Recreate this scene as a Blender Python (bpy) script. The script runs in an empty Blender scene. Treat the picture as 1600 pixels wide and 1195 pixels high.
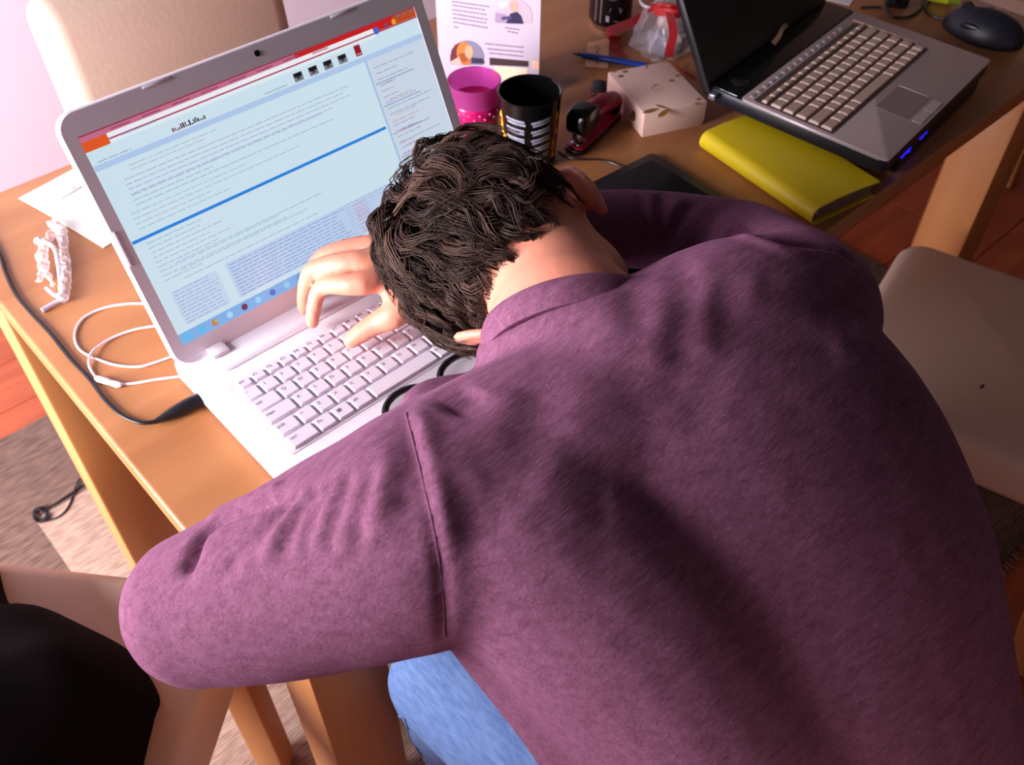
import bpy, bmesh, math, random
import numpy as np
from mathutils import Vector, Matrix, noise
from mathutils.bvhtree import BVHTree
random.seed(7); np.random.seed(7)
PI = math.pi
S = bpy.context.scene
COL = S.collection

# ------------------------------------------------------------------ camera
CAM = Vector((-0.26301, -0.57580, 1.42715)); FPX = 1471.38
RT = Vector((0.73602384, -0.67694589, 0.003629)); DN = Vector((-0.49132403, -0.53787495, -0.68504834)); FW = Vector((0.46569261, 0.5024289, -0.72848857))
cd = bpy.data.cameras.new('camera'); cam = bpy.data.objects.new('camera', cd); COL.objects.link(cam)
cd.sensor_fit = 'HORIZONTAL'; cd.sensor_width = 36; cd.lens = 36 * FPX / 1600; cd.clip_start = 0.02; cd.dof.use_dof = True; cd.dof.focus_distance = .80; cd.dof.aperture_fstop = 9
m = Matrix((RT, -DN, -FW)).transposed().to_4x4(); m.translation = CAM; cam.matrix_world = m
S.camera = cam
# ------------------------------------------------------------------ world, window light, exposure
w = bpy.data.worlds.new('world'); S.world = w; w.use_nodes = True
bg = w.node_tree.nodes['Background']; bg.inputs[0].default_value = (1.0, 0.93, 0.95, 1); bg.inputs[1].default_value = 0.045
ld = bpy.data.lights.new('window_daylight', 'AREA'); ld.shape = 'RECTANGLE'; ld.size = 1.4; ld.size_y = 0.85
ld.energy = 150; ld.color = (1.0, 0.95, 1.0)
lo = bpy.data.objects.new('window_daylight', ld); COL.objects.link(lo); lo.location = (-1.55, 0.50, 1.15)
lo.rotation_euler = Vector((1, 0, 0)).to_track_quat('-Z', 'Z').to_euler()
S.view_settings.view_transform = 'Standard'; S.view_settings.look = 'None'; S.view_settings.gamma = 1
S.view_settings.use_curve_mapping = False; S.view_settings.exposure = 0.0


def P(px, py, z):
    """world point on the level plane z seen at a photo pixel"""
    d = FW + RT * ((px - 800) / FPX) + DN * ((py - 597.5) / FPX)
    return CAM + d * ((z - CAM.z) / d.z)


def srgb(r, g, b):
    f = lambda c: (c / 255 / 12.92) if c / 255 <= .04045 else ((c / 255 + .055) / 1.055) ** 2.4
    return (f(r), f(g), f(b), 1)


# ------------------------------------------------------------------ materials
def mat(name, col, rough=.5, metal=0, bump=None, var=None, emis=None, alpha=None, trans=0, sheen=0, coat=0, spec=.5, ior=1.45):
    """bump=(scale, strength[, stretch]); var=(scale, amount, col2[, stretch])"""
    m = bpy.data.materials.new(name); m.use_nodes = True
    nt = m.node_tree; b = nt.nodes['Principled BSDF']
    b.inputs['Base Color'].default_value = col; b.inputs['Roughness'].default_value = rough
    b.inputs['Metallic'].default_value = metal; b.inputs['Specular IOR Level'].default_value = spec; b.inputs['IOR'].default_value = ior
    if trans: b.inputs['Transmission Weight'].default_value = trans
    if sheen: b.inputs['Sheen Weight'].default_value = sheen; b.inputs['Sheen Roughness'].default_value = .4
    if coat: b.inputs['Coat Weight'].default_value = coat
    if emis: b.inputs['Emission Color'].default_value = emis[0]; b.inputs['Emission Strength'].default_value = emis[1]
    if alpha is not None: b.inputs['Alpha'].default_value = alpha
    tc = None
    def tex(scale, stretch, detail=4):
        nonlocal tc
        if tc is None: tc = nt.nodes.new('ShaderNodeTexCoord')
        mp = nt.nodes.new('ShaderNodeMapping'); mp.inputs['Scale'].default_value = stretch
        nt.links.new(tc.outputs['Object'], mp.inputs[0])
        n = nt.nodes.new('ShaderNodeTexNoise'); n.inputs['Scale'].default_value = scale; n.inputs['Detail'].default_value = detail
        nt.links.new(mp.outputs[0], n.inputs['Vector']); return n
    if var:
        n = tex(var[0], var[3] if len(var) > 3 else (1, 1, 1))
        rp = nt.nodes.new('ShaderNodeValToRGB'); rp.color_ramp.elements[0].position = .5 - var[1] / 2; rp.color_ramp.elements[1].position = .5 + var[1] / 2
        rp.color_ramp.elements[0].color = col; rp.color_ramp.elements[1].color = var[2]
        nt.links.new(n.outputs[0], rp.inputs[0]); nt.links.new(rp.outputs[0], b.inputs['Base Color'])
    if bump:
        n = tex(bump[0], bump[2] if len(bump) > 2 else (1, 1, 1))
        bp = nt.nodes.new('ShaderNodeBump'); bp.inputs['Strength'].default_value = bump[1]; bp.inputs['Distance'].default_value = .002
        nt.links.new(n.outputs[0], bp.inputs['Height']); nt.links.new(bp.outputs[0], b.inputs['Normal'])
    return m


def color_mat(name, rough=.5, emis=0, attr='Col', coat=0):
    m = bpy.data.materials.new(name); m.use_nodes = True; nt = m.node_tree; b = nt.nodes['Principled BSDF']
    a = nt.nodes.new('ShaderNodeVertexColor'); a.layer_name = attr
    b.inputs['Roughness'].default_value = rough
    if emis:
        b.inputs['Base Color'].default_value = (.02, .02, .02, 1)
        nt.links.new(a.outputs[0], b.inputs['Emission Color']); b.inputs['Emission Strength'].default_value = emis
    else: nt.links.new(a.outputs[0], b.inputs['Base Color'])
    if coat: b.inputs['Coat Weight'].default_value = coat
    return m


def wood_mat(name, c1, c2, knot, scale=3.0, axis=0, rough=.45, knots=True):
    m = bpy.data.materials.new(name); m.use_nodes = True; nt = m.node_tree; b = nt.nodes['Principled BSDF']
    N = nt.nodes.new; L = nt.links.new
    tc = N('ShaderNodeTexCoord'); mp = N('ShaderNodeMapping')
    sc = [9, 9, 9]; sc[axis] = .9; mp.inputs['Scale'].default_value = sc
    L(tc.outputs['Object'], mp.inputs[0])
    n = N('ShaderNodeTexNoise'); n.inputs['Scale'].default_value = scale; n.inputs['Detail'].default_value = 6; n.inputs['Distortion'].default_value = .6
    L(mp.outputs[0], n.inputs['Vector'])
    r = N('ShaderNodeValToRGB'); r.color_ramp.elements[0].color = c1; r.color_ramp.elements[1].color = c2
    r.color_ramp.elements[0].position = .3; r.color_ramp.elements[1].position = .75
    L(n.outputs[0], r.inputs[0])
    out = r.outputs[0]
    if knots:
        v = N('ShaderNodeTexVoronoi'); v.inputs['Scale'].default_value = 5.5
        mp2 = N('ShaderNodeMapping'); s2 = [1.2, 1.2, 1.2]; s2[axis] = .8; mp2.inputs['Scale'].default_value = s2
        L(tc.outputs['Object'], mp2.inputs[0]); L(mp2.outputs[0], v.inputs['Vector'])
        r2 = N('ShaderNodeValToRGB'); r2.color_ramp.elements[0].color = (1, 1, 1, 1); r2.color_ramp.elements[1].color = (0, 0, 0, 1)
        r2.color_ramp.elements[0].position = .03; r2.color_ramp.elements[1].position = .10
        L(v.outputs['Distance'], r2.inputs[0])
        mx = N('ShaderNodeMixRGB'); mx.inputs[2].default_value = knot
        ml = N('ShaderNodeMath'); ml.operation = 'MULTIPLY'; ml.inputs[1].default_value = .8
        L(r2.outputs[0], ml.inputs[0]); L(ml.outputs[0], mx.inputs[0]); L(out, mx.inputs[1]); out = mx.outputs[0]
    L(out, b.inputs['Base Color']); b.inputs['Roughness'].default_value = rough
    bp = N('ShaderNodeBump'); bp.inputs['Strength'].default_value = .06; bp.inputs['Distance'].default_value = .002
    L(n.outputs[0], bp.inputs['Height']); L(bp.outputs[0], b.inputs['Normal'])
    return m


def weave_mat(name, c1, c2, scale=130):
    m = bpy.data.materials.new(name); m.use_nodes = True; nt = m.node_tree; b = nt.nodes['Principled BSDF']
    N = nt.nodes.new; L = nt.links.new
    tc = N('ShaderNodeTexCoord'); mp = N('ShaderNodeMapping'); mp.inputs['Scale'].default_value = (.22, 1, 1); L(tc.outputs['Object'], mp.inputs[0])
    n = N('ShaderNodeTexNoise'); n.inputs['Scale'].default_value = scale; n.inputs['Detail'].default_value = 3; L(mp.outputs[0], n.inputs['Vector'])
    wv = N('ShaderNodeTexWave'); wv.inputs['Scale'].default_value = scale * .35; wv.inputs['Distortion'].default_value = 3; wv.bands_direction = 'Y'; L(tc.outputs['Object'], wv.inputs['Vector'])
    ad = N('ShaderNodeMixRGB'); ad.inputs[0].default_value = .18; L(n.outputs[0], ad.inputs[1]); L(wv.outputs[0], ad.inputs[2])
    r = N('ShaderNodeValToRGB'); r.color_ramp.elements[0].color = c1; r.color_ramp.elements[1].color = c2
    r.color_ramp.elements[0].position = .3; r.color_ramp.elements[1].position = .7
    L(ad.outputs[0], r.inputs[0]); L(r.outputs[0], b.inputs['Base Color']); b.inputs['Roughness'].default_value = .9
    bp = N('ShaderNodeBump'); bp.inputs['Strength'].default_value = .5; bp.inputs['Distance'].default_value = .004
    L(ad.outputs[0], bp.inputs['Height']); L(bp.outputs[0], b.inputs['Normal'])
    return m


# ------------------------------------------------------------------ object helpers
MW = {}


def thing(name, label, cat, loc=(0, 0, 0), rotz=0, group=None):
    o = bpy.data.objects.new(name, None); COL.objects.link(o); o.empty_display_size = .05
    o.location = loc; o.rotation_euler = (0, 0, rotz); o['label'] = label; o['category'] = cat
    if group: o['group'] = group
    MW[o.name] = Matrix.Translation(Vector(loc)) @ Matrix.Rotation(rotz, 4, 'Z')
    return o


def tag(o, label, cat, group=None):
    o['label'] = label; o['category'] = cat
    if group: o['group'] = group
    return o


def obj(name, bm, m, parent=None, smooth=True, world=False, label=None, loc=None, rot=None, auto=40):
    if isinstance(bm, bmesh.types.BMesh):
        me = bpy.data.meshes.new(name); bm.to_mesh(me); bm.free()
    else: me = bm
    o = bpy.data.objects.new(name, me); COL.objects.link(o)
    if m is not None and not me.materials:
        for mm in (m if isinstance(m, (list, tuple)) else [m]): me.materials.append(mm)
    if world and parent is not None:
        r = parent; M = Matrix.Identity(4)
        chain = []
        while r is not None: chain.append(r); r = r.parent
        for r in reversed(chain):
            M = M @ (MW[r.name] if r.name in MW else Matrix.Identity(4))
        me.transform(M.inverted())
    if parent is not None: o.parent = parent
    if loc is not None: o.location = loc
    if rot is not None: o.rotation_euler = rot
    if loc is not None or rot is not None:
        MW[o.name] = Matrix.LocRotScale(Vector(loc or (0, 0, 0)), __import__('mathutils').Euler(rot or (0, 0, 0)), None)
    if smooth:
        me.shade_smooth()
        if auto and auto < 180: me.set_sharp_from_angle(angle=math.radians(auto))
    if label: o['label'] = label
    return o


def structure(o):
    o['kind'] = 'structure'; return o


def own(o):
    """top-level mesh: move its origin to its base centre"""
    me = o.data; co = np.empty(len(me.vertices) * 3); me.vertices.foreach_get('co', co); co = co.reshape(-1, 3)
    c = Vector(((co[:, 0].min() + co[:, 0].max()) / 2, (co[:, 1].min() + co[:, 1].max()) / 2, co[:, 2].min()))
    me.transform(Matrix.Translation(-c)); o.location = c
    MW[o.name] = Matrix.Translation(c); return o


def box(x0, x1, y0, y1, z0, z1, bev=0, seg=2, bm=None):
    b2 = bmesh.new()
    bmesh.ops.create_cube(b2, size=1, matrix=Matrix.Translation(((x0 + x1) / 2, (y0 + y1) / 2, (z0 + z1) / 2)) @ Matrix.Diagonal((x1 - x0, y1 - y0, z1 - z0, 1)))
    if bev: bmesh.ops.bevel(b2, geom=b2.edges[:], offset=bev, segments=seg, affect='EDGES', profile=.5)
    if bm is None: return b2
    return join(bm, b2)


def join(bm, b2, M=None):
    me = bpy.data.meshes.new('tmp'); b2.to_mesh(me); b2.free()
    if M is not None: me.transform(M)
    bm.from_mesh(me); bpy.data.meshes.remove(me); return bm


def xf(bm, M):
    bm.transform(M); return bm


def prism(poly, z0, z1, bev=0, seg=2):
    bm = bmesh.new(); vs = [bm.verts.new((x, y, z0)) for x, y in poly]; f = bm.faces.new(vs)
    r = bmesh.ops.extrude_face_region(bm, geom=[f]); nv = [e for e in r['geom'] if isinstance(e, bmesh.types.BMVert)]
    for v in nv: v.co.z = z1
    bmesh.ops.recalc_face_normals(bm, faces=bm.faces)
    if bev:
        es = [e for e in bm.edges if abs(e.verts[0].co.z - e.verts[1].co.z) < 1e-6]
        bmesh.ops.bevel(bm, geom=es, offset=bev, segments=seg, affect='EDGES', profile=.5)
    return bm


def rrect(x0, x1, y0, y1, r, n=5):
    pts = []
    for cx, cy, a in ((x1 - r, y0 + r, -90), (x1 - r, y1 - r, 0), (x0 + r, y1 - r, 90), (x0 + r, y0 + r, 180)):
        for i in range(n + 1):
            t = math.radians(a + 90 * i / n); pts.append((cx + r * math.cos(t), cy + r * math.sin(t)))
    return pts


def spline(pts, n=8):
    pts = [Vector(p) for p in pts]; out = []
    for i in range(len(pts) - 1):
        p0 = pts[max(i - 1, 0)]; p1 = pts[i]; p2 = pts[i + 1]; p3 = pts[min(i + 2, len(pts) - 1)]
        for k in range(n):
            t = k / n
            out.append(.5 * ((2 * p1) + (-p0 + p2) * t + (2 * p0 - 5 * p1 + 4 * p2 - p3) * t * t + (-p0 + 3 * p1 - 3 * p2 + p3) * t ** 3))
    out.append(pts[-1]); return out


def tube(pts, rad, seg=10, caps=True, bm=None, flat=1.0):
    """tube along pts; rad number or list"""
    bm = bm or bmesh.new(); pts = [Vector(p) for p in pts]; n = len(pts)
    rad = [rad] * n if isinstance(rad, (int, float)) else rad
    up = None; rings = []
    for i, p in enumerate(pts):
        t = (pts[min(i + 1, n - 1)] - pts[max(i - 1, 0)]).normalized()
        if up is None:
            up = Vector((0, 0, 1)) if abs(t.z) < .9 else Vector((1, 0, 0))
        up = (up - t * up.dot(t)).normalized(); s = t.cross(up)
        rings.append([bm.verts.new(p + (s * math.cos(2 * PI * k / seg) + up * math.sin(2 * PI * k / seg) * flat) * rad[i]) for k in range(seg)])
    for a, b in zip(rings, rings[1:]):
        for k in range(seg): bm.faces.new((a[k], a[(k + 1) % seg], b[(k + 1) % seg], b[k]))
    if caps: bm.faces.new(rings[0][::-1]); bm.faces.new(rings[-1])
    bmesh.ops.recalc_face_normals(bm, faces=bm.faces)
    return bm


def lathe(prof, seg=40, closed=False):
    bm = bmesh.new(); rings = []
    for r, z in prof:
        if r < 1e-6: rings.append([bm.verts.new((0, 0, z))])
        else: rings.append([bm.verts.new((r * math.cos(2 * PI * k / seg), r * math.sin(2 * PI * k / seg), z)) for k in range(seg)])
    for a, b in zip(rings, rings[1:]):
        for k in range(seg):
            k2 = (k + 1) % seg
            if len(a) == 1 and len(b) == 1: continue
            if len(a) == 1: bm.faces.new((a[0], b[k2], b[k]))
            elif len(b) == 1: bm.faces.new((a[k], a[k2], b[0]))
            else: bm.faces.new((a[k], a[k2], b[k2], b[k]))
    bmesh.ops.recalc_face_normals(bm, faces=bm.faces)
    return bm


def loft(rings, seg=24, sub=4, bm=None):
    """rings: (centre, axisA*a, axisB*b) ellipses, smoothly interpolated, closed ends"""
    C = spline([r[0] for r in rings], sub); A = spline([r[1] for r in rings], sub); B = spline([r[2] for r in rings], sub)
    bm = bm or bmesh.new(); rr = []
    for c, a, b in zip(C, A, B):
        rr.append([bm.verts.new(c + a * math.cos(2 * PI * k / seg) + b * math.sin(2 * PI * k / seg)) for k in range(seg)])
    fs = []
    for a, b in zip(rr, rr[1:]):
        for k in range(seg): fs.append(bm.faces.new((a[k], a[(k + 1) % seg], b[(k + 1) % seg], b[k])))
    for ring, c in ((rr[0], C[0]), (rr[-1], C[-1])):
        v = bm.verts.new(c)
        for k in range(seg): fs.append(bm.faces.new((ring[k], ring[(k + 1) % seg], v)))
    bmesh.ops.recalc_face_normals(bm, faces=fs)
    return bm


def limb(pts, rads, seg=16, sub=4, flat=1.0, bm=None):
    """tapering round-ended limb"""
    pts = [Vector(p) for p in pts]; pp = spline(pts, sub); R = [v.x for v in spline([Vector((r, 0, 0)) for r in rads], sub)]
    d0 = (pp[0] - pp[1]).normalized(); d1 = (pp[-1] - pp[-2]).normalized()
    cap0 = [(pp[0] + d0 * R[0] * math.sin(a), R[0] * math.cos(a)) for a in (1.45, 1.1, .7, .35)]
    cap1 = [(pp[-1] + d1 * R[-1] * math.sin(a), R[-1] * math.cos(a)) for a in (.35, .7, 1.1, 1.45)]
    allp = [c[0] for c in cap0] + pp + [c[0] for c in cap1]; allr = [c[1] for c in cap0] + R + [c[1] for c in cap1]
    return tube(allp, allr, seg, True, bm, flat)


def ellipsoid(c, ax, bm=None, u=20, v=14):
    b2 = bmesh.new(); bmesh.ops.create_uvsphere(b2, u_segments=u, v_segments=v, radius=1)
    M = Matrix((ax[0], ax[1], ax[2])).transposed().to_4x4(); M.translation = Vector(c); b2.transform(M)
    if M.determinant() < 0: bmesh.ops.reverse_faces(b2, faces=b2.faces)
    if bm is None: return b2
    return join(bm, b2)


def remesh(bm, voxel, smooth=4, fac=.5, name='body'):
    me = bpy.data.meshes.new(name); bm.to_mesh(me); bm.free()
    o = bpy.data.objects.new('tmp_remesh', me); COL.objects.link(o)
    r = o.modifiers.new('r', 'REMESH'); r.mode = 'VOXEL'; r.voxel_size = voxel
    if smooth:
        s = o.modifiers.new('s', 'SMOOTH'); s.factor = fac; s.iterations = smooth
    dg = bpy.context.evaluated_depsgraph_get(); dg.update()
    out = bpy.data.meshes.new_from_object(o.evaluated_get(dg)); out.name = name; out.materials.clear()
    bpy.data.objects.remove(o); bpy.data.meshes.remove(me)
    return out


def decal(name, polys, m, parent, fmap, label=None):
    """flat print: polys = [(pts2d, srgb colour, layer)], fmap(u, v, h) -> point"""
    bm = bmesh.new(); cl = bm.loops.layers.float_color.new('Col')
    for pts, c, lay in polys:
        f = bm.faces.new([bm.verts.new(fmap(u, v, .0002 + .00012 * lay)) for u, v in pts])
        cc = srgb(*c)
        for l in f.loops: l[cl] = cc
    return obj(name, bm, m, parent, smooth=False, label=label)


def R4(x0, x1, y0, y1): return [(x0, y0), (x1, y0), (x1, y1), (x0, y1)]


def circ(cx, cy, rx, ry=None, n=20, a0=0, a1=2 * PI):
    ry = ry or rx; full = abs(a1 - a0 - 2 * PI) < 1e-6
    return [(cx + rx * math.cos(a0 + (a1 - a0) * i / (n if full else n - 1)), cy + ry * math.sin(a0 + (a1 - a0) * i / (n if full else n - 1))) for i in range(n)]


TXT = {}


def text_mesh(s, size):
    if (s, size) in TXT: return TXT[(s, size)]
    cu = bpy.data.curves.new('t', 'FONT'); cu.body = s; cu.size = size; cu.align_x = 'CENTER'; cu.align_y = 'CENTER'
    o = bpy.data.objects.new('t', cu); COL.objects.link(o)
    dg = bpy.context.evaluated_depsgraph_get(); dg.update()
    me = bpy.data.meshes.new_from_object(o.evaluated_get(dg)); bpy.data.objects.remove(o); me.materials.clear()
    TXT[(s, size)] = me; return me


# ------------------------------------------------------------------ shared materials
M_wall = mat('wall_paint', srgb(230, 214, 230), .8, bump=(60, .05))
M_floor = wood_mat('floor_wood', srgb(150, 66, 34), srgb(188, 92, 52), srgb(90, 40, 20), 4, 0, .35, False)
M_pine = wood_mat('pine', srgb(180, 121, 76), srgb(155, 96, 54), srgb(80, 42, 22), 1.6, 0, .42)
M_pineleg = wood_mat('pine_leg', srgb(205, 140, 84), srgb(186, 118, 66), srgb(110, 60, 30), 1.6, 2, .45)
M_leather = mat('cream_leather', srgb(208, 180, 162), .42, bump=(140, .12))
M_rug = weave_mat('rug_weave', srgb(74, 54, 46), srgb(124, 96, 84))
M_paleweave = weave_mat('pale_weave', srgb(126, 100, 86), srgb(172, 144, 128), 170)
M_white = mat('white_plastic', srgb(243, 234, 244), .35, bump=(400, .03))
M_whitekey = mat('white_key', srgb(238, 228, 242), .4)
M_black = mat('black_plastic', srgb(22, 20, 24), .35)
M_blackgloss = mat('black_gloss', srgb(12, 11, 13), .12)
M_print = color_mat('printed_colour', .5)
M_printgloss = color_mat('printed_gloss', .2, coat=.3)
M_grey = mat('legend_grey', srgb(110, 100, 112), .6)

# ------------------------------------------------------------------ the room
TZ = .74
fl = obj('floor', box(-1.7, 3.4, -2.2, 1.7, -.06, -.018), mat('subfloor', srgb(70, 35, 22), .8), smooth=False); structure(fl)
pl_me = None; k = 0
pw = .135; plen = 1.2
ym = -2.2; row = 0
pb = box(-plen / 2 + .0012, plen / 2 - .0012, -pw / 2 + .0012, pw / 2 - .0012, -.018, 0, .0012, 1)
pme = bpy.data.meshes.new('plank'); pb.to_mesh(pme); pb.free(); pme.materials.append(M_floor)
while ym < 1.65:
    x = -1.7 - (row * .43) % plen
    while x < 3.4:
        o = bpy.data.objects.new('plank', pme); COL.objects.link(o); o.parent = fl
        o.location = (x + plen / 2, ym + pw / 2, random.uniform(-.0006, 0))
        x += plen
    ym += pw; row += 1
structure(obj('wall_back', box(-1.7, 3.4, 1.7, 1.8, -.06, 2.6), M_wall, smooth=False))
structure(obj('wall_right', box(3.4, 3.5, -2.2, 1.8, -.06, 2.6), mat('taupe_paint', srgb(104, 82, 72), .85, bump=(60, .05)), smooth=False))
wl = box(-1.7, -1.6, -2.2, -.22, -.06, 2.6); box(-1.7, -1.6, 1.22, 1.7, -.06, 2.6, bm=wl); box(-1.7, -1.6, -.22, 1.22, -.06, .7, bm=wl); box(-1.7, -1.6, -.22, 1.22, 1.78, 2.6, bm=wl)
structure(obj('wall_left', wl, M_wall, smooth=False))
wf = structure(obj('window_1', box(-1.67, -1.63, -.22, -.16, .7, 1.78, bm=box(-1.67, -1.63, 1.16, 1.22, .7, 1.78, bm=box(-1.67, -1.63, -.22, 1.22, .7, .76, bm=box(-1.67, -1.63, -.22, 1.22, 1.72, 1.78, bm=box(-1.67, -1.63, .47, .53, .7, 1.78))))), M_white, smooth=False))

# rug, with a thin paler woven layer over part of it
rug = own(obj('rug', box(-1.4, 1.545, -.5, .966, .0005, .008, .002), M_rug)); tag(rug, 'large brown woven rug on the wooden floor under the table', 'rug')
bm = bmesh.new()
for i in range(330):
    x = -1.4 + 2.945 * (i + random.random()) / 330; l = random.uniform(.012, .026)
    b2 = tube([(x, -.498, .005), (x + random.uniform(-.004, .004), -.498 - l * .6, .004), (x + random.uniform(-.008, .008), -.498 - l, .0025)], [.0014, .0012, .0007], 4); join(bm, b2)
fr = obj('fringe', bm, mat('fringe_thread', srgb(170, 150, 132), .9), rug, world=True, label='frayed pale fringe along the rug edge'); fr['kind'] = 'stuff'
mt = own(obj('pale_weave_layer', box(-.226, .62, -.26, .735, .0083, .0097, .0006), M_paleweave)); tag(mt, 'thin paler woven layer on the brown rug under the table', 'mat')

# ------------------------------------------------------------------ table
tb = thing('dining_table', 'long pine wooden table with knots holding the laptops', 'table', (.58, .197, 0))
obj('tabletop', box(-.155, 1.32, -.173, .563, .712, TZ, .004, 3), M_pine, tb, world=True)
for x0, y0 in ((-.122, -.13), (1.2, -.155), (1.2, .44)):
    obj('leg', box(x0, x0 + .09, y0, y0 + .085, .0098 if x0 < 0 else .0085, .712, .004), M_pineleg, tb, world=True)
obj('leg', box(-.153, -.065, .395, .475, .0098, .712, .004), M_pineleg, tb, world=True)


# ------------------------------------------------------------------ chairs
def chair(name, label, loc, rotz, zrug=.0085, width=.42, depth=.42, back_h=.93):
    """local frame: front edge at y=0 facing +y, seat runs to y=-depth"""
    t = thing(name, label, 'chair', loc, rotz, None)
    hw = width / 2
    bm = prism(rrect(-hw, hw, -depth, 0, .045, 6), .375, .455, .02, 4)
    for v in bm.verts:
        r = (v.co.x / hw) ** 2
        if v.co.z > .45: v.co.z += .010 * (1 - r) * max(0, 1 - ((v.co.y + depth / 2) / (depth / 2)) ** 2)
    obj('seat', bm, M_leather, t)
    bm = box(-hw, hw, -depth - .075, -depth + .005, .38, back_h, .03, 5)
    bmesh.ops.subdivide_edges(bm, edges=[e for e in bm.edges if abs(e.verts[0].co.z - e.verts[1].co.z) > .2], cuts=6)
    for v in bm.verts: v.co.y -= max(0, (v.co.z - .45)) * .10
    obj('backrest', bm, M_leather, t)
    for sx in (-1, 1):
        x = sx * (hw - .035)
        obj('leg', box(x - .02, x + .02, -.062, -.022, zrug, .38, .003), M_pineleg, t)
        bm = box(x - .02, x + .02, -depth + .01, -depth + .05, zrug, .38, .003)
        for v in bm.verts: v.co.y -= (.38 - v.co.z) * .16
        obj('leg', bm, M_pineleg, t)
    return t


chair('dining_chair', 'cream leather dining chair at the lower left with a dark garment on it', (-.23, .225, 0), -.863, .0098, .43, .42)
chair('dining_chair', 'empty cream leather dining chair to the right of the seated man', (.881, -.149, 0), math.radians(13.9), .0085, .40, .405)
sp_ = P(1535, 603, .4655)
st_ = prism(circ(0, 0, .0055, .0022, 10), 0, .0006); st_.transform(Matrix.Translation((sp_.x, sp_.y, .4640)))
ch_ = [o for o in COL.objects if o.get('label', '').startswith('empty cream leather')][0]
obj('mark', st_, mat('mark_dark', srgb(40, 28, 26), .8), ch_, world=True, label='small dark mark on the seat')
chair('dining_chair', 'cream leather dining chair behind the white laptop, its backrest against the pale wall', (.247, .22, 0), PI, .0098, .35, .40, .885)
chair('dining_chair', 'cream dining chair that the man in the purple sweater sits on', (.175, -.365, 0), math.radians(-15), .0085, .42, .43, .9)

# ------------------------------------------------------------------ white laptop
KZ = .768
la = thing('laptop', 'open white laptop with a lit web page on its screen, under the man\'s hand', 'laptop', (.133, -.01, TZ))
bm = prism(rrect(-.068, .336, -.145, .135, .016, 6), TZ + .004, KZ - .003, .004, 3)
obj('base', bm, M_white, la, world=True)
bm = prism(rrect(-.047, .318, -.052, .062, .002, 2), KZ - .0034, KZ - .0024)
obj('keyboard_tray', bm, mat('tray_white', srgb(236, 227, 240), .45), la, world=True)
bm = prism(rrect(-.045, .313, .078, .112, .016, 6), KZ - .0032, KZ - .0018, .0008, 2)
obj('speaker_strip', bm, mat('strip_white', srgb(234, 226, 238), .3), la, world=True)
bm = prism(rrect(.105, .195, -.135, -.068, .005, 4), KZ - .0032, KZ - .0022)
obj('touchpad', bm, M_white, la, world=True)
for x in (-.036, .284):
    obj('hinge_cover', box(x, x + .018, .100, .122, KZ - .003, KZ + .0025, .0012), M_white, la, world=True)
for x, y in ((-.04, -.12), (.3, -.12), (-.04, .11), (.3, .11)):
    obj('rubber_foot', xf(lathe([(0, 0), (.006, 0), (.006, .0042), (0, .0042)], 12), Matrix.Translation((x, y, TZ))), M_black, la, world=True)


def key_mesh(w, d, h=.0032, inset=.0016):
    bm = bmesh.new()
    bot = rrect(-w / 2, w / 2, -d / 2, d / 2, .0012, 2); top = rrect(-w / 2 + inset, w / 2 - inset, -d / 2 + inset * .6, d / 2 - inset * .9, .0014, 2)
    a = [bm.verts.new((x, y, 0)) for x, y in bot]; b = [bm.verts.new((x, y, h)) for x, y in top]
    for i in range(len(a)): bm.faces.new((a[i], a[(i + 1) % len(a)], b[(i + 1) % len(a)], b[i]))
    bm.faces.new(b); me = bpy.data.meshes.new('key'); bm.to_mesh(me); bm.free(); return me


KM = {}


def key(u, v, wu, parent, m, legend=None, du=1.0, pitch=.019, z=0, size=.0052, off=(-.0035, .002), gap=.0016):
    kk = (round(wu, 3), round(du, 3), pitch, m.name)
    if kk not in KM:
        KM[kk] = key_mesh(wu * pitch - gap, du * pitch - gap); KM[kk].materials.append(m)
    o = bpy.data.objects.new('key', KM[kk]); COL.objects.link(o); o.parent = parent; o.location = (u * pitch, v * pitch, z)
    if legend:
        me = text_mesh(legend, size)
        if not me.materials: me.materials.append(M_grey)
        t = bpy.data.objects.new('legend', me); COL.objects.link(t); t.parent = o
        t.location = (off[0] - (wu - 1) * pitch * .35, off[1], .00335)
    return o


kbo = Vector((0 - .133, 0 + .01, KZ - .0022 - TZ))


def krow(v, start, items, du=1.0):
    u = start
    for it in items:
        l, wdt = it if isinstance(it, tuple) else (it, 1.0)
        o = key(u + wdt / 2, v, wdt, la, M_whitekey, l, du)
        o.location = Vector(o.location) + kbo
        u += wdt


krow(2.72, -2.05, [('esc', .82)] + [('F%d' % i, .82) for i in range(1, 13)] + [('ins', .82), ('del', .82)], .72)
krow(1.86, -2.25, ['º'] + list('1234567890') + ["'", '¡', ('<-', 1.75)])
krow(.9, -2.25, [('tab', 1.5)] + list('QWERTYUIOP') + ['`', '+', ('', 1.25)])
krow(-.05, -2.25, [('caps', 1.75)] + list('ASDFGHJKLÑ') + ['´', 'Ç', ('', 1.0)])
krow(-1.1, -2.25, [('shift', 1.25), '<'] + list('ZXCVBNM') + [',', '.', '-', ('shift', 2.5)])
krow(-2.12, -2.25, [('ctrl', 1.6), ('Fn', 1.05), ('', 1.05), ('alt', 1.15), ('', 4.15), ('alt gr', 1.05), ('', 1.0), ('ctrl', 1.0), ('<', 1), ('v', 1), ('>', 1)])
for r, v in enumerate((1.86, .9, -.05, -1.1, -2.12)):
    krow(v, 13.1, [('789*', '456-', '123+', '0.=', '00/+')[r][i] for i in range(3)])
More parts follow.
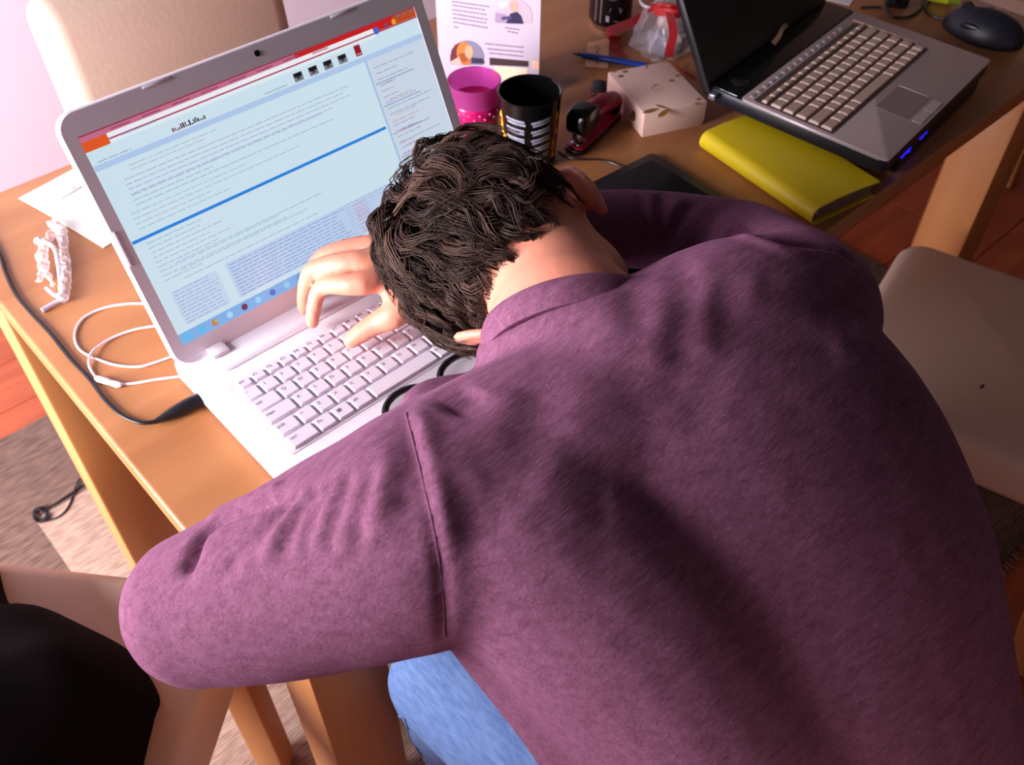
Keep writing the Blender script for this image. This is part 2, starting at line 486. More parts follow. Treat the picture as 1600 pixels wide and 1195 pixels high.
# four-pane key symbol
ws = bmesh.new()
for dx in (-.0011, .0011):
    for dy in (-.0011, .0011): box(dx - .0009, dx + .0009, dy - .0009, dy + .0009, 0, .0001, bm=ws)
o = obj('pane_symbol', ws, M_grey, la, smooth=False); o.location = Vector((.925 * .019 - .003, -2.12 * .019 + .001, .0033)) + kbo
# blue sticker
ST = (.0145, -.0865)
bm = prism(rrect(-.010, .010, -.0065, .0065, .0015, 3), 0, .0004)
sk = obj('sticker', bm, mat('sticker_blue', srgb(40, 90, 190), .3), la, label='small blue processor sticker'); sk.location = (ST[0] - .133, ST[1] + .01, KZ - .003 - TZ)
decal('sticker_print', [(R4(-.007, .006, -.0008, .0006), (190, 210, 240), 0), (R4(-.006, .002, -.0035, -.0025), (150, 180, 230), 0), (circ(0, .0028, .006, .002, 14), (120, 160, 225), 0)], M_print, sk, lambda u, v, h: (u, v, .0004 + h))

# lid
TILT = .43397; SO = Vector((-.05429, .12222, KZ + .01394))


def scr(u, v, h=0):
    return SO + Vector((u, v * math.sin(TILT) - h * math.cos(TILT), v * math.cos(TILT) + h * math.sin(TILT)))


LM = Matrix((Vector((1, 0, 0)), Vector((0, math.sin(TILT), math.cos(TILT))), Vector((0, -math.cos(TILT), math.sin(TILT))))).transposed().to_4x4(); LM.translation = SO
SWD, SHT = .3742, .2105
bm = prism(rrect(-.0135, .3885, -.0215, .2325, .018, 7), -.010, 0, .003, 3)
lid = obj('lid', xf(bm, LM), M_white, la, world=True)
# raised bezel
bm = bmesh.new()
outer = rrect(-.0115, .3865, -.0200, .2308, .017, 7); inner = rrect(0, SWD, 0, SHT, .0004, 7)
n = len(outer)
for z0, z1, a, b in ((0, .0018, outer, outer), (.0018, .0018, outer, inner), (.0018, .0002, inner, inner)):
    A = [bm.verts.new((x, y, z0)) for x, y in a]; B = [bm.verts.new((x, y, z1)) for x, y in b]
    for i in range(n): bm.faces.new((A[i], A[(i + 1) % n], B[(i + 1) % n], B[i]))
bmesh.ops.remove_doubles(bm, verts=bm.verts, dist=1e-6)
bmesh.ops.recalc_face_normals(bm, faces=bm.faces)
bz = obj('bezel', xf(bm, LM), M_white, la, world=True)
bm = xf(lathe([(0, .0022), (.0024, .0022), (.003, .0017), (.003, 0)], 20), LM @ Matrix.Translation((.1874, .222, .0004)))
obj('webcam', bm, M_blackgloss, la, world=True, label='small black webcam above the screen')
for u in (.085, .29):
    obj('bumper', xf(box(u - .014, u + .014, .2275, .2305, .0015, .0026, .0008), LM), M_white, la, world=True)
obj('bumper', xf(box(-.0105, -.0075, .09, .125, .0015, .0026, .0008), LM), M_white, la, world=True)
M_screen = mat('screen_base', (.03, .03, .035, 1), .25, emis=(srgb(206, 228, 240), .95))
sc = obj('screen', xf(prism(R4(0, SWD, 0, SHT), -.0005, .0003), LM), M_screen, la, world=True, smooth=False, label='lit screen showing a web page with lists of text')
Wp = []
W_, H_ = SWD, SHT
def add(x0, x1, y0, y1, c, l=1): Wp.append((R4(x0, x1, y0, y1), c, l))
add(0, W_, .2085, H_, (150, 60, 80)); add(0, .224, .2045, .2090, (196, 108, 138), 2); add(.224, W_, .2005, .2090, (200, 26, 28), 2); add(.345, W_, .2005, .2090, (190, 74, 30), 3)
add(0, .0241, .1955, .2045, (226, 88, 32), 2); add(.0241, .318, .2005, .2047, (238, 240, 246), 3); add(.0241, W_, .1990, .2004, (178, 60, 92), 3)
add(.0245, .318, .1956, .1990, (226, 238, 246), 2)
for i in range(7): add(.03 + i * .03, .048 + i * .03, .2062, .2074, (150, 70, 105), 3)
add(.243, .262, .2025, .2068, (186, 40, 50), 3)
Wp.append((circ(.3215, .2015, .0035), (70, 100, 200), 4)); Wp.append((circ(.345, .2035, .0028), (230, 160, 50), 4)); Wp.append((circ(.335, .2025, .0028), (140, 70, 90), 4))
for i in range(3): add(.35 + i * .008, .355 + i * .008, .2062, .2082, (120, 110, 120), 4)
# header of the page
add(.001, W_, .1775, .1828, (176, 202, 236), 1)
add(.035, .07, .1985, .1994, (150, 170, 200), 4)
for i, u in enumerate((.2197, .2375, .2553, .2731)):
    add(u - .0052, u + .0052, .1842, .1925, (126, 128, 140), 2); add(u - .0045, u + .0045, .1885, .1925, (18, 20, 24), 3); add(u - .002, u + .002, .1862, .1885, (60, 60, 66), 3)
add(.2895, .2970, .1850, .1975, (150, 20, 40), 2); add(.2905, .296, .1862, .1874, (220, 150, 160), 3)
add(.178, .205, .1848, .1858, (160, 176, 200), 2)
rr = random.Random(3)
for i in range(16):
    u = .080 + i * .0022; add(u, u + .0016, .1842 + rr.random() * .001, .1858 + rr.random() * .004, rr.choice([(40, 50, 60), (80, 90, 100), (180, 80, 100)]), 3)
# sidebar
add(.296, .2985, 0.012, .1775, (168, 196, 226), 2); add(.2985, W_, .012, .1775, (204, 216, 232), 1)
def lines(x0, x1, y0, y1, c, dy=.0045, minf=.5, prob=1., th=.0008, seg=False):
    y = y1
    while y > y0:
        if rr.random() < prob:
            L = (x1 - x0) * rr.uniform(minf, 1); x = x0
            while x < x0 + L:
                wl_ = rr.uniform(.004, .011); add(x, min(x + wl_, x0 + L), y, y + th, c, 3); x += wl_ + .0014
        y -= dy
lines(.304, .365, .020, .168, (150, 160, 190), .0062, .25, .85); lines(.304, .34, .07, .11, (206, 150, 165), .012, .4); lines(.31, .34, .02, .15, (190, 150, 170), .017, .4)
for y in (.152, .128, .098, .072): add(.300, .300 + .05, y, y + .0009, (130, 150, 200), 3)
# main column
lines(.006, .06, .182, .1845, (150, 165, 180), .004, .6)
lines(.030, .13, .165, .172, (176, 190, 196), .004, .7); 
lines(.020, .285, .148, .162, (168, 176, 214), .0046, .8); lines(.020, .25, .134, .147, (160, 180, 206), .0046, .3); lines(.012, .20, .112, .132, (170, 188, 208), .0050, .3)
add(.001, .2942, .1068, .1098, (40, 130, 222), 3)
lines(.012, .16, .060, .102, (164, 182, 210), .0048, .25); lines(.03, .235, .050, .075, (160, 180, 216), .0085, .5)
add(.072, .29, .016, .0535, (190, 210, 238), 1); add(.012, .062, .016, .052, (198, 216, 238), 1)
lines(.075, .215, .016, .050, (120, 150, 214), .0036, .9); lines(.215, .285, .016, .052, (170, 176, 216), .0036, .4); lines(.014, .06, .016, .050, (150, 172, 216), .0036, .8)
for i in range(8): add(.225, .2405, .018 + i * .0042, .0205 + i * .0042, (196, 184, 212), 3)
# taskbar
add(0, W_, 0, .0115, (128, 178, 232), 4)
for u, c in ((.008, (90, 190, 235)), (.024, (90, 190, 235)), (.038, (220, 120, 80)), (.055, (170, 215, 245)), (.072, (110, 50, 90)), (.088, (150, 210, 245)), (.105, (60, 110, 200)), (.122, (150, 200, 240)), (.139, (70, 120, 210)), (.16, (60, 110, 200)), (.30, (230, 240, 250)), (.32, (230, 240, 250)), (.35, (230, 240, 250))):
    Wp.append((circ(u, .0058, .0034, n=14), c, 5))
Wp.append((circ(.038, .0058, .0015, n=12), (90, 170, 90), 6)); Wp.append((circ(.0395, .0065, .0012, n=10), (235, 200, 60), 7))
decal('screen_content', Wp, color_mat('screen_pixels', .25, .95), la, lambda u, v, h: tuple((LM @ Vector((u, v, .0003 + h))) - Vector((.133, -.01, TZ))))

# ------------------------------------------------------------------ silver and black laptop on a cooling pad
e = Vector((.9848, .1736, 0)).normalized()
A0 = P(1390, 250, .790); A1 = P(1548, 95, .790); B0 = P(1155, 155, .796); B1 = P(1340, 15, .796)
ex = ((A1 - A0) + (B1 - B0)).normalized(); ey = ((B0 - A0) + (B1 - A1)); ey = (ey - ex * ey.dot(ex)).normalized(); ez = ex.cross(ey)
WB = ((A1 - A0).length + (B1 - B0).length) / 2; DB = ((B0 - A0).length + (B1 - A1).length) / 2
ctr = (A0 + A1 + B0 + B1) / 4
BM = Matrix((ex, ey, ez)).transposed().to_4x4(); BM.translation = ctr - ex * (WB / 2) - ey * (DB / 2)   # origin = front-left deck corner, deck plane z = 0
lb = thing('laptop', 'open silver and black laptop with a dark screen, standing on a cooling pad', 'laptop', (ctr.x, ctr.y, TZ + .012))
M_silver = mat('silver_plastic', srgb(184, 162, 162), .42, metal=.2, bump=(500, .03))
M_navy = mat('dark_navy', srgb(20, 20, 34), .3)
HB = .046  # black hinge section depth
bm = prism(rrect(0, WB, 0, DB + HB, .008, 4), -.022, -.002, .004, 2)
obj('base', xf(bm, BM), M_navy, lb, world=True)
bm = prism(rrect(0, WB, 0, DB, .006, 4), -.003, 0, .0012, 2)
obj('palm_deck', xf(bm, BM), M_silver, lb, world=True, label='silver palm rest and keyboard deck')
bm = prism(rrect(.002, WB - .002, DB + .001, DB + HB - .002, .006, 4), -.002, 0, .001, 2)
obj('hinge_panel', xf(bm, BM), M_blackgloss, lb, world=True, label='glossy black strip between keyboard and screen')
obj('edge_strip', xf(box(-.001, .002, .01, DB - .01, -.004, -.001, .0006), BM), mat('edge_silver', srgb(205, 195, 205), .25, metal=.6), lb, world=True)
# keyboard well and keys
KU = WB / .336
u0, u1, v0, v1 = .010 * KU, .298 * KU, DB - .125, DB - .018
wm = mat('key_well', srgb(84, 68, 66), .5)
obj('keyboard_well', xf(prism(rrect(u0 - .003, u1 + .003, v0 - .003, v1 + .003, .003, 3), -.0012, .0003), BM), wm, lb, world=True)
M_bkey = mat('silver_key', srgb(190, 160, 146), .4)
kp = (u1 - u0) / 15.0; kd = (v1 - v0) / 6.0
LBT = Matrix.Translation(lb.location).inverted() @ BM
def bkey(uc, vc, wu, dv=1.0, m=M_bkey):
    kk = ('b', round(wu, 3), dv)
    if kk not in KM:
        KM[kk] = key_mesh(wu * kp - .0022, dv * kd - .0026, .003, .0018); KM[kk].materials.append(m)
    o = bpy.data.objects.new('key', KM[kk]); COL.objects.link(o); o.parent = lb
    o.matrix_local = LBT @ Matrix.Translation((u0 + uc * kp, v0 + vc * kd, .0003))
for r, items in enumerate(([1.3, 1, 1, 1, 5, 1, 1, 1, 1, .85, .85], [2.2] + [1] * 10 + [1.8, 1], [1.8] + [1] * 11 + [1.2, 1], [1.5] + [1] * 12 + [.5 + 1], [1] * 13 + [2], )):
    u = 0
    for wd in items:
        bkey(u + wd / 2, r + .5, wd); u += wd
for i in range(15): bkey(i + .5, 5.42, 1.0, .62)
# media buttons
mb = mat('media_button', srgb(200, 190, 205), .25, metal=.5)
for i in range(16):
    obj('media_button', xf(box(.012 + i * .0168 * KU, .0205 + i * .0168 * KU, DB - .0118, DB - .0062, 0, .0012, .0005, 1), BM), mb if i % 4 in (0, 3) else M_silver, lb, world=True)
obj('grille_line', xf(box(u1 + .006, u1 + .010, v0 + .016, v1 + .008, 0, .0012, .0005, 1), BM), mat('warm_silver', srgb(214, 176, 160), .3, metal=.4), lb, world=True)
# touchpad
tx0, tx1 = .105 * KU, .175 * KU
obj('touchpad', xf(prism(rrect(tx0, tx1, .022, .066, .003, 3), -.001, .0004), BM), mat('pad_silver', srgb(140, 122, 122), .35, metal=.25), lb, world=True)
for a, b in ((tx0, (tx0 + tx1) / 2 - .001), ((tx0 + tx1) / 2 + .001, tx1)):
    obj('touchpad_button', xf(box(a, b, .004, .017, 0, .0012, .0006, 1), BM), M_silver, lb, world=True)
obj('touchpad_edge', xf(box(tx1 + .001, tx1 + .0045, .024, .066, 0, .001, .0004, 1), BM), mb, lb, world=True, label='bright edge strip beside the touchpad')
# round power button, label tape
obj('power_button', xf(xf(lathe([(0, .0015), (.010, .0015), (.012, 0)], 24), Matrix.Translation((.035, DB + .022, 0))), BM), mat('power_black', srgb(45, 36, 34), .3, metal=.4), lb, world=True)
bm = bmesh.new(); tp = [(.150, DB + .036, .001), (.168, DB + .038, .0035), (.186, DB + .043, .007), (.204, DB + .046, .0045)]
pa = [bm.verts.new(p) for p in spline(tp, 4)]; pb_ = [bm.verts.new(Vector(p) + Vector((.001 + .004 * i / 12, .007, .002))) for i, p in enumerate(spline(tp, 4))]
for i in range(len(pa) - 1): bm.faces.new((pa[i], pa[i + 1], pb_[i + 1], pb_[i]))
bmesh.ops.solidify(bm, geom=bm.faces[:], thickness=.0004)
obj('tape_tab', xf(bm, BM), mat('tape_cream', srgb(226, 186, 150), .6), lb, world=True, label='cream tape tab stuck by the hinge')
# lid
LT = math.radians(31); HL = .235
up = ey * math.sin(LT) + ez * math.cos(LT); nn = ex.cross(up)    # nn points to the back
BL = Matrix((ex, up, -nn)).transposed().to_4x4(); BL.translation = BM @ Vector((0, DB + HB + .002, -.022))
obj('lid', xf(prism(rrect(-.001, WB + .001, 0, HL, .010, 5), -.011, 0, .003, 2), BL), M_black, lb, world=True)
bm = bmesh.new(); outer = rrect(.001, WB - .001, .004, HL - .002, .008, 5); inner = rrect(.016, WB - .016, .044, HL - .018, .0005, 5); n = len(outer)
for z0, z1, a, b in ((0, .0015, outer, outer), (.0015, .0015, outer, inner), (.0015, .0002, inner, inner)):
    A = [bm.verts.new((x, y, z0)) for x, y in a]; B = [bm.verts.new((x, y, z1)) for x, y in b]
    for i in range(n): bm.faces.new((A[i], A[(i + 1) % n], B[(i + 1) % n], B[i]))
bmesh.ops.remove_doubles(bm, verts=bm.verts, dist=1e-6); bmesh.ops.recalc_face_normals(bm, faces=bm.faces)
obj('bezel', xf(bm, BL), M_blackgloss, lb, world=True)
obj('screen', xf(prism(R4(.016, WB - .016, .044, HL - .018), -.0004, .0003), BL), mat('dark_screen', srgb(44, 36, 40), .4), lb, world=True, smooth=False)
obj('connector', xf(box(-.012, .006, DB + .030, DB + .040, -.012, -.004, .001), BM), mat('connector_metal', srgb(150, 150, 165), .25, metal=.8), lb, world=True)

# cooling pad
cp = thing('cooling_pad', 'black laptop cooling pad with blue lights under the silver laptop', 'cooling pad', (ctr.x, ctr.y, TZ))
CM = BM.copy(); cz = -.0235
bm = box(.064, WB - .006, .012, DB + HB, cz - .003, cz + .001, .001)
bm2 = bm
obj('pad_top', xf(bm, BM), M_black, cp, world=True)
def padbase():
    b = bmesh.new()
    c = [(.060, .004), (WB - .004, .004), (WB - .004, DB + HB), (.060, DB + HB)]
    tops = [BM @ Vector((x, y, cz - .003)) for x, y in c]
    a = [b.verts.new((t.x, t.y, TZ + .0003)) for t in tops]; d = [b.verts.new(t) for t in tops]
    for i in range(4): b.faces.new((a[i], a[(i + 1) % 4], d[(i + 1) % 4], d[i]))
    b.faces.new(a[::-1]); b.faces.new(d); bmesh.ops.recalc_face_normals(b, faces=b.faces); return b
obj('pad_body', padbase(), M_black, cp, world=True)
M_led = mat('blue_led', srgb(10, 10, 60), .4, emis=((.01, .01, 1, 1), 1.6))
for x, wl_ in ((.062, .008), (.073, .006), (.084, .004), (.118, .009), (.134, .003)):
    obj('led', xf(box(x, x + wl_, .0015, .0042, cz - .0052 - (.003 if int(x * 1000) % 4 == 0 else 0), cz - .001, .0006, 1), BM), M_led, cp, world=True, label='blue light in the pad edge')

# cream chair at the far right end of the table
chair('dining_chair', 'cream leather dining chair past the right end of the table, behind the mouse', (1.62, .24, 0), PI / 2, .0008, .42, .43)

# ------------------------------------------------------------------ things on the table
# paper sheet
pa_ = thing('paper_sheet', 'white sheet of paper lying on the table left of the white laptop screen', 'paper', (.045, .46, TZ))
a = Vector((-.061, .530)); b = Vector((-.028, .372)); u = Vector((.979, .205)); L = .21
bm = bmesh.new(); G = []
for i in range(9):
    for j in range(9):
        p = a + (b - a) * (j / 8) + u * (L * i / 8); s_ = i / 8; h = .0012 + .010 * max(0, .35 - s_) ** 2 * (1 - j / 8) + .0025 * math.sin(j / 8 * PI) * max(0, .6 - s_)
        G.append(bm.verts.new((p.x - .045, p.y - .46, h)))
for i in range(8):
    for j in range(8): bm.faces.new((G[i * 9 + j], G[i * 9 + j + 1], G[i * 9 + j + 10], G[i * 9 + j + 9]))
bmesh.ops.recalc_face_normals(bm, faces=bm.faces); bmesh.ops.solidify(bm, geom=bm.faces[:], thickness=.0008)
obj('sheet', bm, mat('paper_white', srgb(244, 242, 240), .7), pa_, auto=60)
def pap(x, y, h): p = P(x, y, .7435); return (p.x - .045, p.y - .46, .0022 + h)
decal('print_lines', [([(80, 318), (130, 288), (130.6, 289), (80.6, 319)], (150, 140, 160), 0), ([(110, 294), (119, 291), (119.5, 292), (110.5, 295)], (170, 160, 180), 0), ([(70, 315), (76, 313), (76, 314), (70, 316)], (190, 185, 180), 0)], M_print, pa_, pap)

# earphones in clear wrapper
M_clear = mat('clear_plastic', (.95, .93, .98, 1), .12, trans=0, alpha=.28, spec=.9)
ep = thing('earphone_hook', 'white earphone hook lying beside clear plastic wrap on the table', 'earphone', tuple(P(85, 425, TZ)))
bm = tube(spline([P(58, 377, .746), P(75, 380, .748), (P(86, 390, .748)), P(91, 412, .747), P(94, 435, .746), P(96, 458, .746)], 6), .0026, 10)
ellipsoid(P(60, 376, .7465), ((.0052, 0, 0), (0, .0044, 0), (0, 0, .0044)), bm)
obj('hook', bm, M_white, ep, world=True)
bm = tube([P(73, 450, .747), P(84, 460, .746), P(100, 468, .745)], .0026, 10)
tube([P(98, 467, .7445), P(80, 476, .7435), P(66, 485, .743)], [.0028, .0024, .0030], 10, bm=bm)
obj('ear_tip', bm, mat('pale_lilac', srgb(214, 200, 222), .35), ep, world=True)
bm = bmesh.new()
for path, rad in (([(74, 350), (90, 352), (98, 372), (101, 405), (102, 440), (98, 470)], [.004, .0075, .0055, .0048, .0060, .004]), ([(90, 356), (76, 372), (66, 395), (68, 418), (60, 440)], [.005, .0045, .006, .0055, .002]), ([(68, 418), (76, 432), (84, 448)], [.004, .003, .002])):
    b2 = tube(spline([P(x, y, TZ + .0062) for x, y in path], 10), [v.x for v in spline([V0 for V0 in [Vector((r, 0, 0)) for r in rad]], 10)], 9)
    for v in b2.verts:
        q = v.co * 190; v.co += Vector((noise.noise(q), noise.noise(q + Vector((9, 2, 4))), noise.noise(q + Vector((1, 7, 3))))) * .0034
        v.co.z = max(v.co.z, TZ + .0004)
    join(bm, b2)
obj('wrapper', bm, M_clear, ep, world=True, smooth=False, label='crumpled clear plastic wrapper')

# white cable with inline connector
wc = thing('white_cable', 'thin white looped cable with an inline connector on the table', 'cable', tuple(P(190, 540, TZ)))
zc = TZ + .0016
def cpts(l, z=zc, n=8): return spline([P(x, y, z) for x, y in l], n)
bm = tube(cpts([(262, 474), (225, 474), (195, 475), (160, 482), (130, 497), (117, 520), (122, 543), (142, 557), (180, 570), (215, 573), (240, 567), (280, 553)]), .0014, 8)
c2 = [(262, 507), (230, 511), (200, 518), (168, 532), (146, 552), (140, 572), (150, 590)]
q = cpts(c2); q = [Vector((p.x, p.y, zc + .0032 * math.exp(-((i - 34) / 6) ** 2))) for i, p in enumerate(q)]
tube(q, .0014, 8, bm=bm); tube(cpts([(187, 601), (215, 598), (250, 592), (300, 586)]), .0014, 8, bm=bm)
obj('cord', bm, M_white, wc, world=True)
obj('connector', tube([P(150, 590, zc + .002), P(154, 592, zc + .002), P(168, 596, zc + .002), P(170, 597, zc + .002), P(184, 601, zc + .002), P(189, 601, zc + .002)], [.0024, .0036, .0036, .0030, .0036, .0024], 10), M_white, wc, world=True)

# black power cable with barrel plug
bc = thing('power_cable', 'black power cable plugged into the left side of the white laptop', 'cable', tuple(P(150, 600, TZ)))
obj('cord', tube(cpts([(-40, 330), (-18, 365), (0, 400), (8, 425), (25, 460), (50, 490), (78, 520), (110, 560), (140, 592), (165, 625), (190, 648), (220, 660), (247, 658)], TZ + .0023), .0021, 8), M_black, bc, world=True)
e0 = P(243, 658, TZ + .004); e1 = Vector((-.0685, .065, TZ + .010))
e1 = P(321, 620, TZ + .010)
obj('plug', tube([e0, e0.lerp(e1, .12), e0.lerp(e1, .35), e0.lerp(e1, .6), e0.lerp(e1, .85), e0.lerp(e1, .97), e1], [.0024, .0034, .0056, .0070, .0074, .0070, .0050], 14), M_black, bc, world=True, label='long tapered black plug')

# standing brochure
RB = P(841, 152, TZ); bd = Vector((.67, -.742, 0)).normalized(); BW = .137; LBp = RB - bd * BW; bn = Vector((bd.y, -bd.x, 0)).normalized()
if bn.dot(CAM - RB) < 0: bn = -bn
bro = thing('brochure', 'white folded brochure with two round portraits standing behind the cups', 'brochure', tuple((RB + LBp) / 2))
BR = Matrix((bd, Vector((0, 0, 1)), bn)).transposed().to_4x4(); BR.translation = LBp
M_paper = mat('brochure_paper', srgb(186, 172, 188), .45)
obj('front_leaf', xf(box(0, BW, 0, .21, -.0008, 0), BR), M_paper, bro, world=True, smooth=False)
bk = bmesh.new(); pts = [Vector((0, 0, -.0009)), Vector((BW * .8, 0, -.07))]
bl_ = box(0, BW, 0, .21, -.0008, 0); bl_.transform(Matrix.Rotation(math.radians(38), 4, 'Y') @ Matrix.Translation((0, 0, -.0008)))
obj('back_leaf', xf(bl_, BR), M_paper, bro, world=True, smooth=False)
BI = BR.inverted()
def bpx(px, py):
    d = FW + RT * ((px - 800) / FPX) + DN * ((py - 597.5) / FPX); t_ = (LBp - CAM).dot(bn) / d.dot(bn); q = BI @ (CAM + d * t_); return (q.x, q.y)
def zb(cx, cy): return (640 + cx / 7.241, cy / 7.241)
BP = []
rr = random.Random(5)
for i, (x0, y0, x1, y1) in enumerate([(480, 10, 910, 70), (480, 50, 860, 108), (480, 100, 880, 160), (490, 148, 885, 215), (490, 195, 880, 255), (490, 240, 890, 310), (500, 296, 560, 306), (850, 485, 1300, 530), (880, 545, 1290, 580), (900, 592, 1290, 632), (1080, 305, 1250, 330), (1110, 345, 1230, 370)]):
    n = max(3, int((x1 - x0) / 40))
    for k in range(n):
        f0, f1 = k / n, (k + .8 + .15 * rr.random()) / n
        xa, xb = x0 + (x1 - x0) * f0, x0 + (x1 - x0) * f1; ya, yb = y0 + (y1 - y0) * f0, y0 + (y1 - y0) * f1
        BP.append(([bpx(*zb(xa, ya)), bpx(*zb(xb, yb)), bpx(*zb(xb, yb + 13)), bpx(*zb(xa, ya + 13))], (112, 90, 120), 0))
def zpoly(pts, c, l): BP.append(([bpx(*zb(*p)) for p in pts], c, l))
def arc(cx, cy, rx, ry, a0, a1, n=18): return [(cx + rx * math.cos(math.radians(a0 + (a1 - a0) * i / (n - 1))), cy - ry * math.sin(math.radians(a0 + (a1 - a0) * i / (n - 1)))) for i in range(n)]
zpoly(arc(1175, 200, 215, 215, -18, 198), (178, 160, 176), 1); zpoly([(970, 140), (1090, 160), (1100, 262), (968, 250)], (150, 130, 160), 2)
zpoly(arc(1180, 70, 48, 66, 0, 360), (226, 150, 132), 3); zpoly([(1140, 150), (1215, 130), (1265, 180), (1290, 270), (1090, 262)], (44, 34, 70), 3); zpoly([(1040, 190), (1150, 175), (1150, 215), (1040, 225)], (70, 60, 100), 4)
zpoly([(1010, 20), (1120, 5), (1110, 60), (1020, 110)], (200, 186, 200), 2)
zpoly(arc(650, 660, 195, 205, -22, 200), (122, 116, 140), 1); zpoly([(460, 650), (475, 560), (520, 500), (580, 480), (560, 700), (470, 712)], (96, 34, 44), 2)
zpoly(arc(610, 590, 78, 118, 0, 360), (196, 112, 52), 3); zpoly([(560, 600), (680, 600), (690, 735), (560, 735)], (186, 104, 58), 3); zpoly(arc(672, 585, 46, 76, 0, 360), (226, 150, 120), 4)
zpoly([(470, 690), (560, 640), (600, 735), (465, 720)], (214, 160, 150), 4); zpoly([(700, 650), (830, 660), (850, 720), (700, 715)], (40, 40, 66), 2)
zpoly([(905, 650), (1345, 690), (1345, 755), (905, 735)], (58, 40, 44), 1); zpoly([(960, 745), (1330, 775), (1330, 900), (960, 900)], (226, 200, 172), 1); zpoly([(1380, 680), (1465, 690), (1465, 790), (1380, 780)], (226, 186, 164), 1)
decal('print', BP, M_print, bro, lambda u, v, h: tuple((BR @ Vector((u, v, h))) - (RB + LBp) / 2), label='printed text lines and two round portrait pictures')

# black printed cup
MC = P(828, 141, TZ + .094); mg = thing('black_cup', 'black cup printed with rows of grey lettering and orange flames', 'cup', (MC.x, MC.y, TZ))
MR = .0395
def mugr(z): return MR * (.86 + .14 * z / .094)
obj('cup_body', lathe([(0, .0003), (.030, .0003), (mugr(.003), .003), (mugr(.03), .03), (mugr(.06), .06), (mugr(.088), .088), (mugr(.094) + .0003, .0935), (mugr(.094) - .001, .0945), (mugr(.094) - .003, .093), (mugr(.05) - .0035, .05), (mugr(.01) - .004, .006), (0, .005)], 56), M_blackgloss, mg)
mang = math.atan2(CAM.y - MC.y, CAM.x - MC.x)
def mugmap(u, v, h):
    r = mugr(v) + h; a_ = mang + u / MR; return (r * math.cos(a_), r * math.sin(a_), v)
MP = []; rr = random.Random(2)
for col, (uc, tilt) in enumerate(((-.019, -.06), (.016, .16))):
    for r in range(6):
        z0 = .071 - r * .0125
        for ln in range(2):
            x = uc - .0135 + .002 * ln
            while x < uc + .0125:
                wd = rr.uniform(.0008, .002); zz = z0 - ln * .0042 + (x - uc) * tilt
                MP.append(([(x, zz), (x + wd, zz + wd * tilt), (x + wd + .0006, zz + .0032 + wd * tilt), (x + .0006, zz + .0032)], (176, 178, 196), 0)); x += wd + .0006
for uc in (-.041, .042):
    for k in range(9):
        z0 = .012 + k * .0068; x = uc + rr.uniform(-.004, .004); hh = rr.uniform(.009, .014); ww = rr.uniform(.003, .005)
        MP.append(([(x - ww, z0), (x + ww, z0), (x + ww * .7, z0 + hh * .5), (x + rr.uniform(-.003, .003), z0 + hh), (x - ww * .6, z0 + hh * .45)], rr.choice([(240, 160, 20), (226, 90, 20), (250, 190, 60)]), k % 3))
decal('cup_print', MP, M_printgloss, mg, mugmap, label='rows of illegible grey lettering with orange flames at the sides')

# pink cup
CC = P(744, 128, TZ + .086); pc = thing('pink_cup', 'translucent pink plastic cup of pink drink between laptop screen and black cup', 'cup', (CC.x + .002, CC.y + .006, TZ))
def cr(z): return .0285 + .0052 * z / .086
M_pinkp = mat('pink_plastic', srgb(226, 24, 128), .15, trans=.55, spec=.6)
obj('cup_body', lathe([(0, .0003), (.026, .0003), (cr(.003), .003), (cr(.04), .04), (cr(.045) + .0008, .0415), (cr(.058) + .0008, .0585), (cr(.06), .060), (cr(.06) - .0018, .060), (cr(.04) - .0018, .04), (cr(.01) - .002, .004), (0, .003)], 48), M_pinkp, pc)
obj('cup_rim', lathe([(cr(.06), .0601), (cr(.084), .084), (cr(.086) + .0005, .086), (cr(.086) - .001, .0865), (cr(.08) - .0018, .08), (cr(.06) - .0018, .0601), (cr(.06), .0601)], 48), mat('violet_plastic', srgb(206, 84, 176), .15, trans=.75, spec=.7), pc, label='paler violet translucent upper wall')
obj('drink', lathe([(0, .0045), (cr(.01) - .0026, .0045), (cr(.055) - .0024, .0602), (0, .0602)], 48), mat('pink_drink', srgb(224, 20, 110), .2), pc)
bm = bmesh.new()
for k in range(30):
    a_ = 2 * PI * k / 30; z = .047 if k % 2 else .053
    bmesh.ops.create_icosphere(bm, subdivisions=1, radius=.0014, matrix=Matrix.Translation(((cr(z) + .0012) * math.cos(a_), (cr(z) + .0012) * math.sin(a_), z)))
obj('dot_band', bm, mat('pink_pale', srgb(232, 130, 196), .3), pc, label='band of small raised pale dots')

# stapler
sf = P(893, 241, TZ); sr = P(972, 166, TZ); sd = (sr - sf).normalized()
st = thing('stapler', 'small red and black stapler beside the white gift box', 'stapler', tuple(sf), math.atan2(sd.y, sd.x))
M_red = mat('crimson_plastic', srgb(176, 22, 60), .35)
obj('base', prism(rrect(0, .116, -.0155, .0155, .011, 5), 0, .006, .0015), M_black, st)
obj('base_plate', prism(rrect(.003, .113, -.013, .013, .009, 5), .0055, .0095, .0012), M_red, st)
obj('anvil', prism(rrect(.008, .026, -.0075, .0075, .002, 3), .009, .0105, .0004), mat('steel', srgb(200, 200, 210), .25, metal=1), st)
obj('staple_marks', box(.012, .0145, -.0045, .0045, .0104, .0109, bm=box(.018, .0205, -.0045, .0045, .0104, .0109)), M_black, st, smooth=False)
bm = loft([((.034, 0, .040), Vector((0, .012, 0)), Vector((0, 0, .010))), ((.06, 0, .0385), Vector((0, .0135, 0)), Vector((0, 0, .012))), ((.09, 0, .032), Vector((0, .0135, 0)), Vector((0, 0, .012))), ((.113, 0, .023), Vector((0, .0125, 0)), Vector((0, 0, .013)))], 20, 4)
obj('arm', bm, M_red, st)
